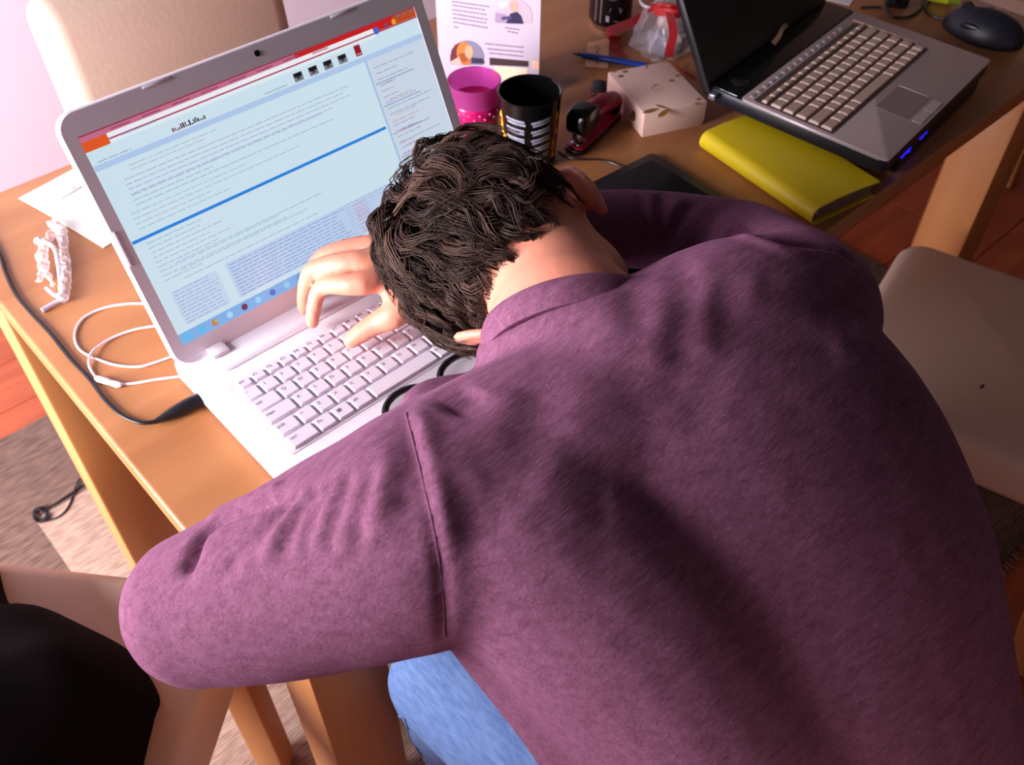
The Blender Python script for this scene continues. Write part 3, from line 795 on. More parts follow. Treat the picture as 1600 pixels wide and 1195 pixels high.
bm = prism(rrect(.004, .046, .022, .057, .013, 6), -.0145, .0145, .004, 3); bm.transform(Matrix.Rotation(PI / 2, 4, 'X'))
obj('head', bm, M_blackgloss, st)
obj('staple_channel', box(.010, .020, -.006, .006, .013, .026, .0012, 2), mat('steel_b', srgb(190, 180, 180), .3, metal=1), st)
obj('magazine', box(.02, .105, -.0075, .0075, .0185, .0265, .001), mat('steel_c', srgb(120, 40, 60), .35, metal=.4), st)
obj('hinge', box(.098, .112, -.0125, .0125, .009, .024, .002), M_black, st)

# gift box
zt = .776; f0 = P(1007, 181, zt); f1 = P(1104, 156, zt); g0 = P(950, 110, zt); g1 = P(1045, 97, zt)
gx = ((f1 - f0) + (g1 - g0)).normalized(); gy = (g0 - f0) + (g1 - f1); gy = (gy - gx * gy.dot(gx)).normalized()
GW = ((f1 - f0).length + (g1 - g0).length) / 2; GD = ((g0 - f0).length + (g1 - f1).length) / 2; gc = (f0 + f1 + g0 + g1) / 4
gb = thing('gift_box', 'square cream cardboard gift box printed with gold leaves', 'box', (gc.x, gc.y, TZ), math.atan2(gx.y, gx.x))
M_card = mat('cream_card', srgb(238, 200, 186), .55)
obj('box_body', box(-GW / 2 + .001, GW / 2 - .001, -GD / 2 + .001, GD / 2 - .001, 0, .034, .001), M_card, gb)
obj('box_lid', box(-GW / 2, GW / 2, -GD / 2, GD / 2, .006, .036, .0015), M_card, gb)
GI = (Matrix.Translation((gc.x, gc.y, TZ)) @ Matrix.Rotation(math.atan2(gx.y, gx.x), 4, 'Z')).inverted()
def gpx(px, py): q = GI @ P(px, py, TZ + .036); return Vector((q.x, q.y))
GP = []
def leaf(a, b, w, c=(150, 104, 40)):
    a = gpx(*a); b = gpx(*b); d = b - a; n_ = Vector((-d.y, d.x)).normalized() * w
    GP.append(([tuple(a), tuple(a + d * .3 + n_), tuple(a + d * .65 + n_ * .9), tuple(b), tuple(a + d * .65 - n_ * .9), tuple(a + d * .3 - n_)], c, 0))
leaf((1003, 177), (1031, 169), .0042); leaf((1028, 184), (1047, 169), .0042); leaf((1023, 163), (1047, 171), .0026); 
for p in ((977, 112), (970, 119), (959, 111), (1050, 126), (1059, 118), (1090, 162), (1092, 155)):
    c = gpx(*p); GP.append((circ(c.x, c.y, .0044, .0032, 10), (150, 104, 40), 0))
leaf((1009, 107), (1012, 101), .0014)
c = gpx(1028, 138)
for a0 in range(0, 300, 12):
    r = .009
    GP.append(([(c.x + r * math.cos(math.radians(a0)), c.y + r * math.sin(math.radians(a0))), (c.x + r * math.cos(math.radians(a0 + 9)), c.y + r * math.sin(math.radians(a0 + 9))), (c.x + (r - .0012) * math.cos(math.radians(a0 + 9)), c.y + (r - .0012) * math.sin(math.radians(a0 + 9))), (c.x + (r - .0012) * math.cos(math.radians(a0)), c.y + (r - .0012) * math.sin(math.radians(a0)))], (206, 160, 130), 0))
leaf((1019, 136), (1030, 130), .0012, (190, 146, 110)); leaf((1024, 142), (1036, 137), .0010, (206, 160, 130))
ring_ = []
for a0 in range(0, 310, 12): ring_.append((c.x + .009 * math.cos(math.radians(a0)), c.y + .009 * math.sin(math.radians(a0))))
for a0 in range(300, -10, -12): ring_.append((c.x + .0078 * math.cos(math.radians(a0)), c.y + .0078 * math.sin(math.radians(a0))))
for pts_, c_, l_ in GP:
    if len(pts_) != 4: decal('gold_leaf' if len(pts_) < 8 else 'gold_dot', [(pts_, c_, l_)], M_print, gb, lambda u, v, h: (u, v, .036 + h))
decal('monogram', [(ring_, (206, 160, 130), 0)], M_print, gb, lambda u, v, h: (u, v, .036 + h))
decal('side_leaf_print', [(circ(-.030, .018, .006, .0075, 12), (96, 66, 50), 0), (circ(-.024, .012, .007, .004, 12), (150, 104, 60), 1)], M_print, gb, lambda u, v, h: (-GW / 2 - h, u, v))

# tag card and pen
tg = thing('price_tag', 'small cream card tag with handwriting under the blue pen', 'tag', tuple(P(934, 85, TZ)))
tgp = [P(x, y, TZ) for x, y in ((914, 106), (950, 107), (952, 60), (918, 68))]
bm = bmesh.new(); a_ = [bm.verts.new((p.x, p.y, TZ + .0004)) for p in tgp]; f = bm.faces.new(a_)
r_ = bmesh.ops.extrude_face_region(bm, geom=[f])
for v in r_['geom']:
    if isinstance(v, bmesh.types.BMVert): v.co.z += .0008
bmesh.ops.recalc_face_normals(bm, faces=bm.faces)
obj('card', bm, mat('tag_card', srgb(224, 176, 140), .6), tg, world=True, smooth=False)
tp_ = P(934, 85, TZ)
def tgm(x, y, h): p = P(x, y, TZ + .0014); return (p.x - tp_.x, p.y - tp_.y, .0012 + h)
sq = [(935, 71), (931, 74), (937, 76), (932, 79), (934, 83), (930, 86), (936, 90), (931, 94), (934, 99), (931, 101)]
decal('handwriting', [([(a[0] - .7, a[1]), (a[0] + .9, a[1]), (b[0] + .9, b[1]), (b[0] - .7, b[1])], (90, 56, 44), 0) for a, b in zip(sq, sq[1:])], M_print, tg, tgm)
pn = thing('pen', 'blue mechanical pencil with a dark tip lying across the cream tag', 'pen', tuple(P(950, 92, TZ)))
p0 = P(892, 83, TZ + .005); p1 = P(1012, 103, TZ + .006); d = p1 - p0
obj('barrel', tube([p0 + d * .13, p0 + d * .16, p0 + d * .6, p0 + d * .97, p1], [.003, .0043, .0045, .0043, .003], 12), mat('pen_blue', srgb(28, 62, 150), .3), pn, world=True)
obj('tip', tube([p0, p0 + d * .03, p0 + d * .05, p0 + d * .135], [.0004, .0006, .0014, .0032], 12), mat('pen_tip', srgb(60, 50, 44), .4, metal=.5), pn, world=True, label='dark metal tip')

# drinks can
kc = P(952, 38, TZ); can = thing('drinks_can', 'dark drinks can with grey and red print beside the clear bag', 'can', (kc.x, kc.y, TZ))
obj('can_body', lathe([(.0285, .008), (.033, .014), (.033, .105), (.029, .113), (.0265, .118)], 44), mat('can_dark', srgb(34, 26, 32), .25, metal=.4), can)
obj('can_base', lathe([(0, .004), (.022, .004), (.0245, .0004), (.0265, .0004), (.0295, .009)], 44), mat('can_silver', srgb(190, 180, 180), .25, metal=1), can, label='bare silver base')
obj('can_top', lathe([(.0263, .1175), (.027, .119), (.0255, .119), (.024, .1155), (0, .1155)], 44), mat('can_silver2', srgb(190, 180, 180), .25, metal=1), can, label='silver top')
cang = math.atan2(CAM.y - kc.y, CAM.x - kc.x)
KP = [([(-.002, .034), (.016, .031), (.020, .037), (.014, .041), (.000, .041)], (150, 140, 160), 0), ([(.008, .044), (.024, .040), (.026, .055), (.012, .058)], (170, 40, 52), 0), ([(-.006, .020), (-.001, .019), (-.001, .028), (-.006, .029)], (190, 180, 180), 0), ([(.006, .020), (.014, .018), (.014, .020), (.006, .022)], (150, 140, 150), 0),
      ([(-.026, .016), (-.022, .016), (-.022, .09), (-.026, .09)], (96, 70, 76), 0), ([(-.016, .016), (-.0135, .016), (-.0135, .09), (-.016, .09)], (110, 84, 90), 0), (circ(.002, .066, .012, .014, 18), (150, 140, 160), 0), (circ(.002, .066, .009, .011, 18), (60, 40, 60), 1)]
decal('can_print', KP, M_printgloss, can, lambda u, v, h: ((.033 + h) * math.cos(cang + u / .033), (.033 + h) * math.sin(cang + u / .033), v))

# clear bag with ribbon
bgc = P(1032, 92, TZ); bag = thing('gift_bag', 'crumpled clear plastic gift bag tied with red ribbon behind the gift box', 'bag', (bgc.x + .024, bgc.y + .012, TZ))
rr = random.Random(9)
bm = bmesh.new(); bmesh.ops.create_icosphere(bm, subdivisions=4, radius=1)
for v in bm.verts:
    n1 = noise.noise(v.co * 2.3) * .25 + noise.noise(v.co * 5.1 + Vector((3, 1, 2))) * .16
    zz = v.co.z; neck = 1 - .72 * max(0, zz) ** 1.5
    v.co = Vector((v.co.x * .056 * (1 + n1) * neck, v.co.y * .040 * (1 + n1) * neck, max(.0004, .038 + zz * .055 * (1 + n1 * .4))))
obj('wrap', bm, mat('clear_wrap', (.88, .84, .88, 1), .10, alpha=.20, spec=1.0), bag, auto=28, label='shiny crumpled clear plastic')
obj('box_inside', box(-.024, .026, -.018, .020, .002, .034, .003), mat('pale_box', srgb(150, 142, 156), .4), bag, label='pale small box seen through the plastic')
obj('card_strip', box(-.026, .028, -.0195, -.0185, .022, .029), mat('white_strip', srgb(245, 240, 248), .4), bag)
obj('trinket', xf(bm_ := ellipsoid((0, 0, 0), ((.016, 0, 0), (0, .013, 0), (0, 0, .014)), u=14, v=10), Matrix.Translation((-.006, .0, .050))), mat('trinket', srgb(190, 150, 150), .3), bag)
M_rib = mat('red_ribbon', srgb(206, 48, 56), .45, sheen=.4)
def ribbon(pts, w, wd, name='ribbon_end'):
    q = spline(pts, 6); bm = bmesh.new(); wv = Vector(wd).normalized() * w / 2
    a = [bm.verts.new(p - wv) for p in q]; b = [bm.verts.new(p + wv) for p in q]
    for i in range(len(q) - 1): bm.faces.new((a[i], a[i + 1], b[i + 1], b[i]))
    bmesh.ops.solidify(bm, geom=bm.faces[:], thickness=.0006); return bm
cx = Vector((.736, -.677, 0))
def bgp(px, py, dz): q = P(px, py, TZ + dz); return q
obj('ribbon_bow', ribbon([bgp(1012, 15, .072), bgp(1030, 10, .078), bgp(1046, 14, .080), bgp(1060, 13, .080), bgp(1062, 22, .078), bgp(1046, 20, .080), bgp(1022, 18, .074)], .011, (.1, .2, .9)), M_rib, bag, world=True)
obj('ribbon_end', ribbon([bgp(1046, 18, .081), bgp(1050, 36, .076), bgp(1052, 55, .066), bgp(1047, 75, .052), bgp(1046, 90, .036)], .012, cx), M_rib, bag, world=True)
obj('ribbon_end', ribbon([bgp(1006, 26, .05), bgp(985, 36, .04), bgp(965, 44, .026), bgp(948, 52, .010), bgp(958, 56, .004)], .014, (.3, .5, .6)), M_rib, bag, world=True)
obj('ribbon_end', ribbon([bgp(966, 56, .010), bgp(960, 66, .004), bgp(962, 80, .0025), bgp(975, 88, .002)], .014, cx), M_rib, bag, world=True)
obj('ribbon_end', ribbon([bgp(1052, 98, .012), bgp(1062, 108, .004), bgp(1075, 116, .0025), bgp(1086, 122, .0025)], .012, (.4, .8, .1)), M_rib, bag, world=True)
M_ring = mat('white_ring', srgb(214, 200, 206), .4)
bm = tube([bgp(1014 + 14 * math.cos(t), -2 + 13 * math.sin(t), .075) for t in np.linspace(0, 2 * PI, 25)], .0024, 8, caps=False)
obj('pull_ring', bm, M_ring, bag, world=True, label='pale ring at the top of the bag')

# key fob with beads
kf = thing('key_fob', 'small black cloth fob with glittering beads behind the stapler', 'key fob', tuple(P(935, 145, TZ)))
bm = bmesh.new(); bmesh.ops.create_icosphere(bm, subdivisions=3, radius=1)
for v in bm.verts:
    n1 = noise.noise(v.co * 1.8) * .3
    v.co = Vector((v.co.x * .022 * (1 + n1), v.co.y * .013 * (1 + n1), max(0, .002 + v.co.z * .0045)))
bm.transform(Matrix.Rotation(.9, 4, 'Z')); o = obj('cloth', bm, M_black, kf); o.location = (.010, .006, 0)
M_bead = mat('bead_silver', srgb(190, 180, 170), .15, metal=1); rr = random.Random(4)
bead = bpy.data.meshes.new('bead'); b2 = bmesh.new(); bmesh.ops.create_icosphere(b2, subdivisions=1, radius=.0016); b2.to_mesh(bead); b2.free(); bead.materials.append(M_bead)
for k in range(22):
    o = bpy.data.objects.new('bead', bead); COL.objects.link(o); o.parent = kf
    o.location = (-.008 + rr.uniform(-.009, .008), -.004 + rr.uniform(-.006, .006), .0016 + rr.uniform(0, .004))

# thin cable near the stapler
tag(own(obj('thin_cable', tube(cpts([(872, 236), (885, 244), (905, 249), (930, 249), (950, 252), (966, 258), (985, 262)], TZ + .0016), .0012, 8), M_black)), 'thin dark cable curling on the table beside the stapler', 'cable')
# black tablet
tz_ = TZ + .0075; t0 = P(1020, 237, tz_); t1 = P(1165, 326, tz_); t2 = P(908, 281, tz_)
tx = (t1 - t0).normalized(); ty = t2 - t0; ty = (ty - tx * ty.dot(tx)).normalized()
tm = Matrix((tx, ty, tx.cross(ty))).transposed().to_4x4(); tm.translation = t0; flip = tx.cross(ty).z < 0
tb_ = thing('tablet', 'black glossy tablet lying flat under the man\'s right forearm', 'tablet', (t0 + tx * .09 + ty * .12)[:2] + (TZ,)) if False else thing('tablet', 'black glossy tablet lying flat under the man\'s right forearm', 'tablet', ((t0 + tx * .08 + ty * .11).x, (t0 + tx * .08 + ty * .11).y, TZ))
sgn = 1 if flip else -1
bm = prism(rrect(0, .165, 0, .235, .008, 5), min(0, sgn * .0074), max(0, sgn * .0074), .0012, 2); xf(bm, tm)
if flip: bmesh.ops.reverse_faces(bm, faces=bm.faces)
bmesh.ops.recalc_face_normals(bm, faces=bm.faces)
obj('case', bm, mat('tablet_case', srgb(26, 22, 22), .45), tb_, world=True)
bm = prism(rrect(.012, .153, .014, .221, .003, 3), -.0003, .0003); xf(bm, tm); bmesh.ops.recalc_face_normals(bm, faces=bm.faces)
obj('glass', bm, mat('tablet_glass', srgb(20, 17, 18), .18), tb_, world=True)

# yellow organiser
zn = TZ + .026; n0 = P(1095, 207, zn); n1_ = P(1194, 168, zn); n2 = P(1374, 279, zn); n3 = P(1272, 328, zn)
nl = ((n3 - n0) + (n2 - n1_)).normalized(); nx = (n1_ - n0) + (n2 - n3); nx = (nx - nl * nx.dot(nl)).normalized()
NL = ((n3 - n0).length + (n2 - n1_).length) / 2; NW = ((n1_ - n0).length + (n2 - n3).length) / 2; nc = (n0 + n1_ + n2 + n3) / 4
no = thing('organiser', 'bright yellow folded organiser wallet at the table edge beside the silver laptop', 'wallet', (nc.x, nc.y, TZ))
NM = Matrix((nx, Vector((0, 0, 1)), nx.cross(Vector((0, 0, 1))))).transposed().to_4x4()
NM.translation = Vector((nc.x, nc.y, TZ)) - nx * NW / 2
th = .026
def cprof(o):   # C-shaped section: spine rounded at x = 0
    pts = [(NW - o, o if o else 0)]
    pts = []
    for i in range(13):
        a_ = math.radians(-90 - 180 * i / 12); pts.append((th / 2 + (th / 2 - o) * math.cos(a_), th / 2 + (th / 2 - o) * math.sin(a_)))
    lo_ = [(NW, o), (NW * .6, o)]; hi = [(NW * .35, th - o + .001), (NW * .7, th - o - .001), (NW + .004, th - o - .005)]
    return lo_ + pts + hi
outer = cprof(0); inner = cprof(.0022)
bm = bmesh.new(); n = len(outer)
V = []
for z in (-NL / 2, NL / 2): V.append(([bm.verts.new((x, y, z)) for x, y in outer], [bm.verts.new((x, y, z)) for x, y in inner]))
for i in range(n - 1):
    bm.faces.new((V[0][0][i], V[0][0][i + 1], V[1][0][i + 1], V[1][0][i])); bm.faces.new((V[0][1][i], V[1][1][i], V[1][1][i + 1], V[0][1][i + 1]))
    for s_ in (0, 1): bm.faces.new((V[s_][0][i], V[s_][1][i], V[s_][1][i + 1], V[s_][0][i + 1]))
for i in (0, n - 1): bm.faces.new((V[0][0][i], V[1][0][i], V[1][1][i], V[0][1][i]))
bmesh.ops.recalc_face_normals(bm, faces=bm.faces)
obj('cover', xf(bm, NM), mat('yellow_leatherette', srgb(228, 200, 26), .42, bump=(300, .06)), no, world=True)
obj('pages', xf(prism([(th * .3, .004), (NW - .004, .004), (NW - .004, th - .012), (NW * .5, th - .006), (th * .4, th - .006)], -NL / 2 + .006, NL / 2 - .004), NM), mat('lining', srgb(112, 92, 84), .7), no, world=True, smooth=False)
obj('snap', xf(ellipsoid((.008, th / 2 + .004, NL / 2 - .003), ((.003, 0, 0), (0, .003, 0), (0, 0, .003)), u=10, v=8), NM), mat('snap_metal', srgb(190, 140, 80), .3, metal=.8), no, world=True)

# computer mouse
m0 = P(1466, 32, TZ); m1 = P(1588, 76, TZ); md = (m1 - m0); ML = md.length; mc = (m0 + m1) / 2
ms = thing('computer_mouse', 'dark blue and black computer mouse on the table beside the silver laptop', 'mouse', (mc.x + .004, mc.y - .006, TZ), math.atan2(md.y, md.x))
bm = bmesh.new(); bmesh.ops.create_uvsphere(bm, u_segments=36, v_segments=24, radius=1)
for v in bm.verts:
    x, y, z = v.co; wd = .038 * (1 + .10 * x) ; hh = .040 * (1 + .12 * x)
    v.co = Vector((x * ML * .5, y * wd - .004 * (1 - x * x), max(.0005, z * hh + .002)))
obj('mouse_body', bm, mat('mouse_navy', srgb(24, 22, 34), .45), ms)
bm = bmesh.new()
for v, s_ in ((-.004, 1), (.007, 1)):
    pass
obj('wheel', xf(lathe([(0, -.003), (.009, -.003), (.010, 0), (.009, .003), (0, .003)], 20), Matrix.Translation((-ML * .27, 0, .0315)) @ Matrix.Rotation(PI / 2, 4, 'X')), M_black, ms)
for k, (x, y) in enumerate(((-.020, .006), (-.004, .006))):
    obj('marking', ellipsoid((x, y, .0415), ((.0075, .001, 0), (-.0005, .0025, 0), (0, 0, .0008)), u=12, v=8), mat('mouse_silver', srgb(120, 120, 132), .25, metal=.6), ms)
obj('thumb_button', ellipsoid((-.006, -.033, .020), ((.020, 0, 0), (0, .0045, .002), (0, -.002, .006)), u=14, v=10), M_black, ms)
# cables and adaptor at the back right
tag(own(obj('mouse_cable', tube(cpts([(1474, 30), (1455, 24), (1446, 14), (1452, 2), (1470, -8), (1500, -14)], TZ + .002), .0018, 8), M_black)), 'black cable looping from the computer mouse', 'cable')
tag(own(obj('mouse_cable', tube(cpts([(1345, 12), (1380, 12), (1395, 26), (1420, 26), (1438, 14), (1446, -4), (1440, -20)], TZ + .0022), .0019, 8), M_black)), 'black cable curling behind the silver laptop near the adaptor', 'cable')
ad = thing('power_adaptor', 'black power adaptor block at the top edge behind the silver laptop', 'adaptor', tuple(P(1400, 4, TZ)))
bm = box(-.026, .026, -.018, .018, .0003, .026, .006, 3); bm.transform(Matrix.Rotation(.5, 4, 'Z')); obj('case', bm, M_black, ad)
bm = tube([(-.030, -.012, .013), (-.024, -.010, .013), (-.016, -.006, .013)], [.003, .005, .006], 10); obj('strain_relief', bm, M_black, ad)
hl = thing('highlighter', 'yellow green highlighter at the top edge behind the mouse', 'highlighter', tuple(P(1466, -4, TZ)))
d0 = P(1452, -6, TZ + .008); d1 = P(1484, 0, TZ + .008)
obj('barrel', tube([d0, d0.lerp(d1, .05), d0.lerp(d1, .95), d1], [.006, .0078, .0078, .006], 12), mat('lime', srgb(190, 200, 40), .4), hl, world=True)
obj('cap', tube([d1, d1 + (d1 - d0) * .05, d1 + (d1 - d0) * .5], [.006, .0074, .005], 12), mat('lime_b', srgb(120, 140, 30), .4), hl, world=True)
o = own(obj('paper_slip', box(0, .06, 0, .05, TZ + .0004, TZ + .0012), mat('slip', srgb(214, 200, 204), .6), smooth=False)); tag(o, 'pale paper slip behind the silver laptop hinge', 'paper'); o.location = P(1312, -8, TZ + .0004); o.rotation_euler = (0, 0, .3)

# coiled black cable on the rug
bm = tube([P(63 + (12 - .4 * t) * math.cos(t * 1.0), 803 + (13 - .5 * t) * math.sin(t), .013 + .002 * math.sin(t * 3)) for t in np.linspace(0, 12, 70)], .0022, 6)
tube(cpts([(72, 794), (85, 788), (100, 778), (115, 768), (128, 758)], .0118), .0022, 6, bm=bm); tube(cpts([(68, 815), (90, 808), (104, 796), (112, 780), (118, 762), (124, 748)], .0118), .0018, 6, bm=bm)
tag(own(obj('floor_cable', bm, M_black)), 'thin black cable coiled on the rug at the left under the table', 'cable')

# dark garment on the left chair
gm = [(-.292, .30), (-.309, .213), (-.28, .178), (-.257, .132), (-.235, .07), (-.236, .005), (-.252, -.016), (-.274, -.041), (-.292, -.063), (-.36, -.15), (-.47, -.12), (-.52, .05), (-.47, .20), (-.38, .30)]
gcx, gcy = -.40, .06
bm = bmesh.new(); NR = 14; ring = []
per = spline([(x, y, 0) for x, y in gm + gm[:1]], 6)[:-1]
for k in range(NR + 1):
    f = 1 - k / NR; rg = []
    if k == NR: rg = [bm.verts.new((gcx, gcy, .60))]
    else:
        for i, p in enumerate(per):
            x = gcx + (p.x - gcx) * f; y = gcy + (p.y - gcy) * f
            z = .4655 + .135 * (1 - f ** 2.4) ** .7 + (.012 * noise.noise(Vector((x * 16, y * 9, 2))) + .006 * math.sin(y * 60 + x * 25)) * (1 - f ** 3)
            rg.append(bm.verts.new((x, y, max(z, .4655))))
    ring.append(rg)
npn = len(per)
for a, b in zip(ring, ring[1:]):
    for i in range(npn):
        if len(b) == 1: bm.faces.new((a[i], a[(i + 1) % npn], b[0]))
        else: bm.faces.new((a[i], a[(i + 1) % npn], b[(i + 1) % npn], b[i]))
bm.faces.new(ring[0][::-1]); bmesh.ops.recalc_face_normals(bm, faces=bm.faces)
tag(own(obj('garment', bm, mat('dark_cloth', srgb(17, 11, 15), .95, bump=(300, .2), spec=.1))), 'dark folded garment heaped on the cream chair at the lower left', 'garment')

# eyeglasses on the palm rest
zg = KZ + .004; q0 = P(603, 653, zg); q1 = P(728, 573, zg); gd = (q1 - q0).normalized(); gn = Vector((-gd.y, gd.x, 0))
eg = thing('eyeglasses', 'black framed eyeglasses lying on the white laptop palm rest under the man\'s shoulder', 'glasses', tuple((q0 + q1) / 2 - Vector((0, 0, .004))))
for s_ in (0, 1):
    c = q0 + gd * (.027 + s_ * .066) - gn * .004
    obj('rim', tube([c + gd * (.0265 * math.cos(t)) + gn * (.021 * math.sin(t)) for t in np.linspace(0, 2 * PI, 37)], .0034, 8, caps=False), M_black, eg, world=True)
    b2 = lathe([(0, -.0006), (1, -.0006), (1, .0006), (0, .0006)], 30); b2.transform(Matrix.Diagonal((.024, .019, 1, 1))); b2.transform(Matrix.Translation(c) @ Matrix.Rotation(math.atan2(gd.y, gd.x), 4, 'Z'))
    obj('lens', b2, mat('lens', (.8, .8, .85, 1), .05, alpha=.25), eg, world=True)
    e_ = q0 + gd * (.0 if s_ == 0 else .120)
    obj('temple', tube([e_ - gn * .002, e_ - gn * .02 , e_ - gn * .045, e_ - gn * .06 - gd * .004], [.0026, .0024, .0024, .003], 8), M_black, eg, world=True)
obj('bridge', tube([q0 + gd * .051, q0 + gd * .060 + gn * .004, q0 + gd * .069], .0026, 8), M_black, eg, world=True)

# ================================================================== the man
V = Vector
man = thing('person', 'person in a heathered purple sweater and blue jeans, head down on the white laptop', 'person', (.13, -.50, 0))
M_skin = mat('skin', srgb(228, 156, 130), .5, var=(22, .8, srgb(216, 128, 104)), bump=(220, .08))
M_skin.node_tree.nodes['Principled BSDF'].inputs['Subsurface Weight'].default_value = .12
M_skin.node_tree.nodes['Principled BSDF'].inputs['Subsurface Radius'].default_value = (.012, .004, .002)
Lt = V((.962, -.272, 0)).normalized()                       # torso: from his left to his right
# head frame
U = V((-.10, .96, -.25)).normalized(); Lh = V((.86, .2, .45)); Lh = (Lh - U * Lh.dot(U)).normalized(); B = Lh.cross(U).normalized()   # B = back of head
if B.z < 0: B = -B
F = -B
E0 = P(833, 417, .888)                                       # midpoint between the ears
Hc = E0 + U * .044 + Lh * .006
# ---- body: one continuous mesh
bm = bmesh.new()
ellipsoid(Hc, (Lh * .073, U * .102, B * .094), bm, 28, 20)
ellipsoid(Hc + F * .040 - U * .050, (Lh * .058, U * .070, B * .058), bm, 24, 16)      # face and jaw
ellipsoid(Hc + F * .068 - U * .098, (Lh * .026, U * .018, B * .022), bm)                # chin
limb([Hc + F * .086 - U * .012, Hc + F * .098 - U * .034, Hc + F * .104 - U * .046], [.008, .010, .0125], 10, 3, bm=bm)   # nose
for s_ in (-1, 1):
    ellipsoid(Hc + F * .104 - U * .047 + Lh * s_ * .010, (Lh * .007, U * .006, B * .008), bm)        # nostril wing
    ellipsoid(Hc + F * .080 - U * .004 + Lh * s_ * .031, (Lh * .018, U * .007, B * .012), bm)        # brow
    ellipsoid(Hc + F * .079 - U * .018 + Lh * s_ * .031, (Lh * .013, U * .009, B * .011), bm)        # closed eye
    ellipsoid(Hc + F * .064 - U * .042 + Lh * s_ * .040, (Lh * .020, U * .018, B * .016), bm)        # cheek
ellipsoid(Hc + F * .091 - U * .069, (Lh * .021, U * .0045, B * .008), bm); ellipsoid(Hc + F * .089 - U * .077, (Lh * .018, U * .005, B * .008), bm)  # lips
# ears: shell with a rim and a lobe
for s_ in (-1, 1):
    U0 = U; U = (U0 + Lh * s_ * .38).normalized(); ec = E0 + Lh * (.080 if s_ > 0 else -.076) - U * (.008 if s_ > 0 else .002)
    out = (Lh * s_ * (.42 if s_ > 0 else .32) + B * .9); out = (out - U * out.dot(U)).normalized(); up_ = U; th_ = up_.cross(out).normalized()
    ellipsoid(ec + out * .008 , (th_ * .005, U * .030, out * .016), bm, 16, 12)
    rim = [ec + U * (.031 * math.sin(a_)) + out * (.006 + .019 * math.cos(a_)) - U * .002 for a_ in np.linspace(-1.5, 2.4, 14)]
    tube(rim, [.0048] * 14, 8, bm=bm)
    ellipsoid(ec - U * .030 + out * .006, (th_ * .005, U * .011, out * .009), bm, 12, 8)
    U = U0
# neck and trunk
C7 = P(893, 470, .945) + V((.012, .010, -.045))
hb = E0 - U * .012 + B * .012
limb([Hc - U * .02 + B * .02, hb + (C7 - hb) * .35, hb + (C7 - hb) * .75, C7, C7 + V((.005, -.05, -.03))], [.062, .058, .060, .066, .07], 22, 4, bm=bm)
spine = [V((.13, -.56, .56)), V((.15, -.49, .66)), V((.165, -.41, .765)), V((.162, -.325, .845)), V((.155, -.262, .892))]
Nb = [V((0, -.97, .1)), V((0, -.92, .4)), V((0, -.82, .57)), V((-.02, -.66, .75)), V((-.03, -.5, .86))]
HW = [.165, .160, .172, .178, .160]; HD = [.10, .095, .10, .10, .07]
loft([(c, Lt * a, n.normalized() * d) for c, a, n, d in zip(spine, HW, Nb, HD)], 28, 5, bm)
# arms
shL = P(680, 820, .872); mdL = P(470, 900, .835); elL = P(316, 948, .807)
faL = [elL, P(400, 893, .797), P(520, 880, .806), V((.03, -.192, .806)), V((.10, -.195, .806))]
shR = V((.325, -.305, .875)); elR = V((.462, -.158, .797)); wrR = P(655, 410, .826)
faR = [elR, V((.405, -.075, .796)), V((.31, -.018, .812)), wrR]
limb([shL, mdL, elL], [.060, .048, .042], 16, 4, bm=bm); limb(faL, [.042, .041, .038, .034, .027], 16, 4, bm=bm)
limb([shR, shR.lerp(elR, .5), elR], [.052, .042, .031], 16, 4, bm=bm); limb(faR, [.030, .029, .027, .026], 16, 4, bm=bm)
# right hand on the keyboard
mcp = [P(566, 442, .835), P(562, 410, .840), P(580, 385, .834), P(604, 372, .822)]
pip = [P(506, 447, .822), P(492, 420, .828), P(507, 399, .824), P(548, 397, .814)]
dip = [P(491, 478, .800), P(477, 452, .804), P(486, 432, .802), P(530, 418, .797)]
tip = [P(488, 503, .7785), P(475, 482, .7785), P(478, 459, .779), P(522, 440, .7790)]
pc_ = wrR.lerp(mcp[1], .55)
limb([wrR, wrR.lerp(mcp[1], .5), mcp[1]], [.026, .020, .013], 12, 4, bm=bm)
for k, rads in enumerate(([.0100, .0092, .0080, .0072], [.0104, .0095, .0082, .0074], [.0100, .0090, .0080, .0072], [.0090, .0080, .0072, .0066])):
    limb([wrR.lerp(mcp[k], .35), mcp[k], pip[k], dip[k], tip[k]], [.014, rads[0] + .0025, rads[1], rads[2], rads[3]], 12, 4, bm=bm)
for k in range(3): limb([mcp[k].lerp(wrR, .15), mcp[k + 1].lerp(wrR, .15)], [.0115, .011], 10, 2, bm=bm)
tc_ = [wrR.lerp(P(640, 480, .815), .5), P(622, 486, .812), P(590, 504, .800), P(566, 519, .791), P(549, 532, .7835)]
limb(tc_, [.020, .0155, .0118, .0105, .0085], 12, 4, bm=bm)
limb([wrR.lerp(mcp[0], .5), P(625, 480, .815)], [.018, .014], 10, 3, bm=bm)
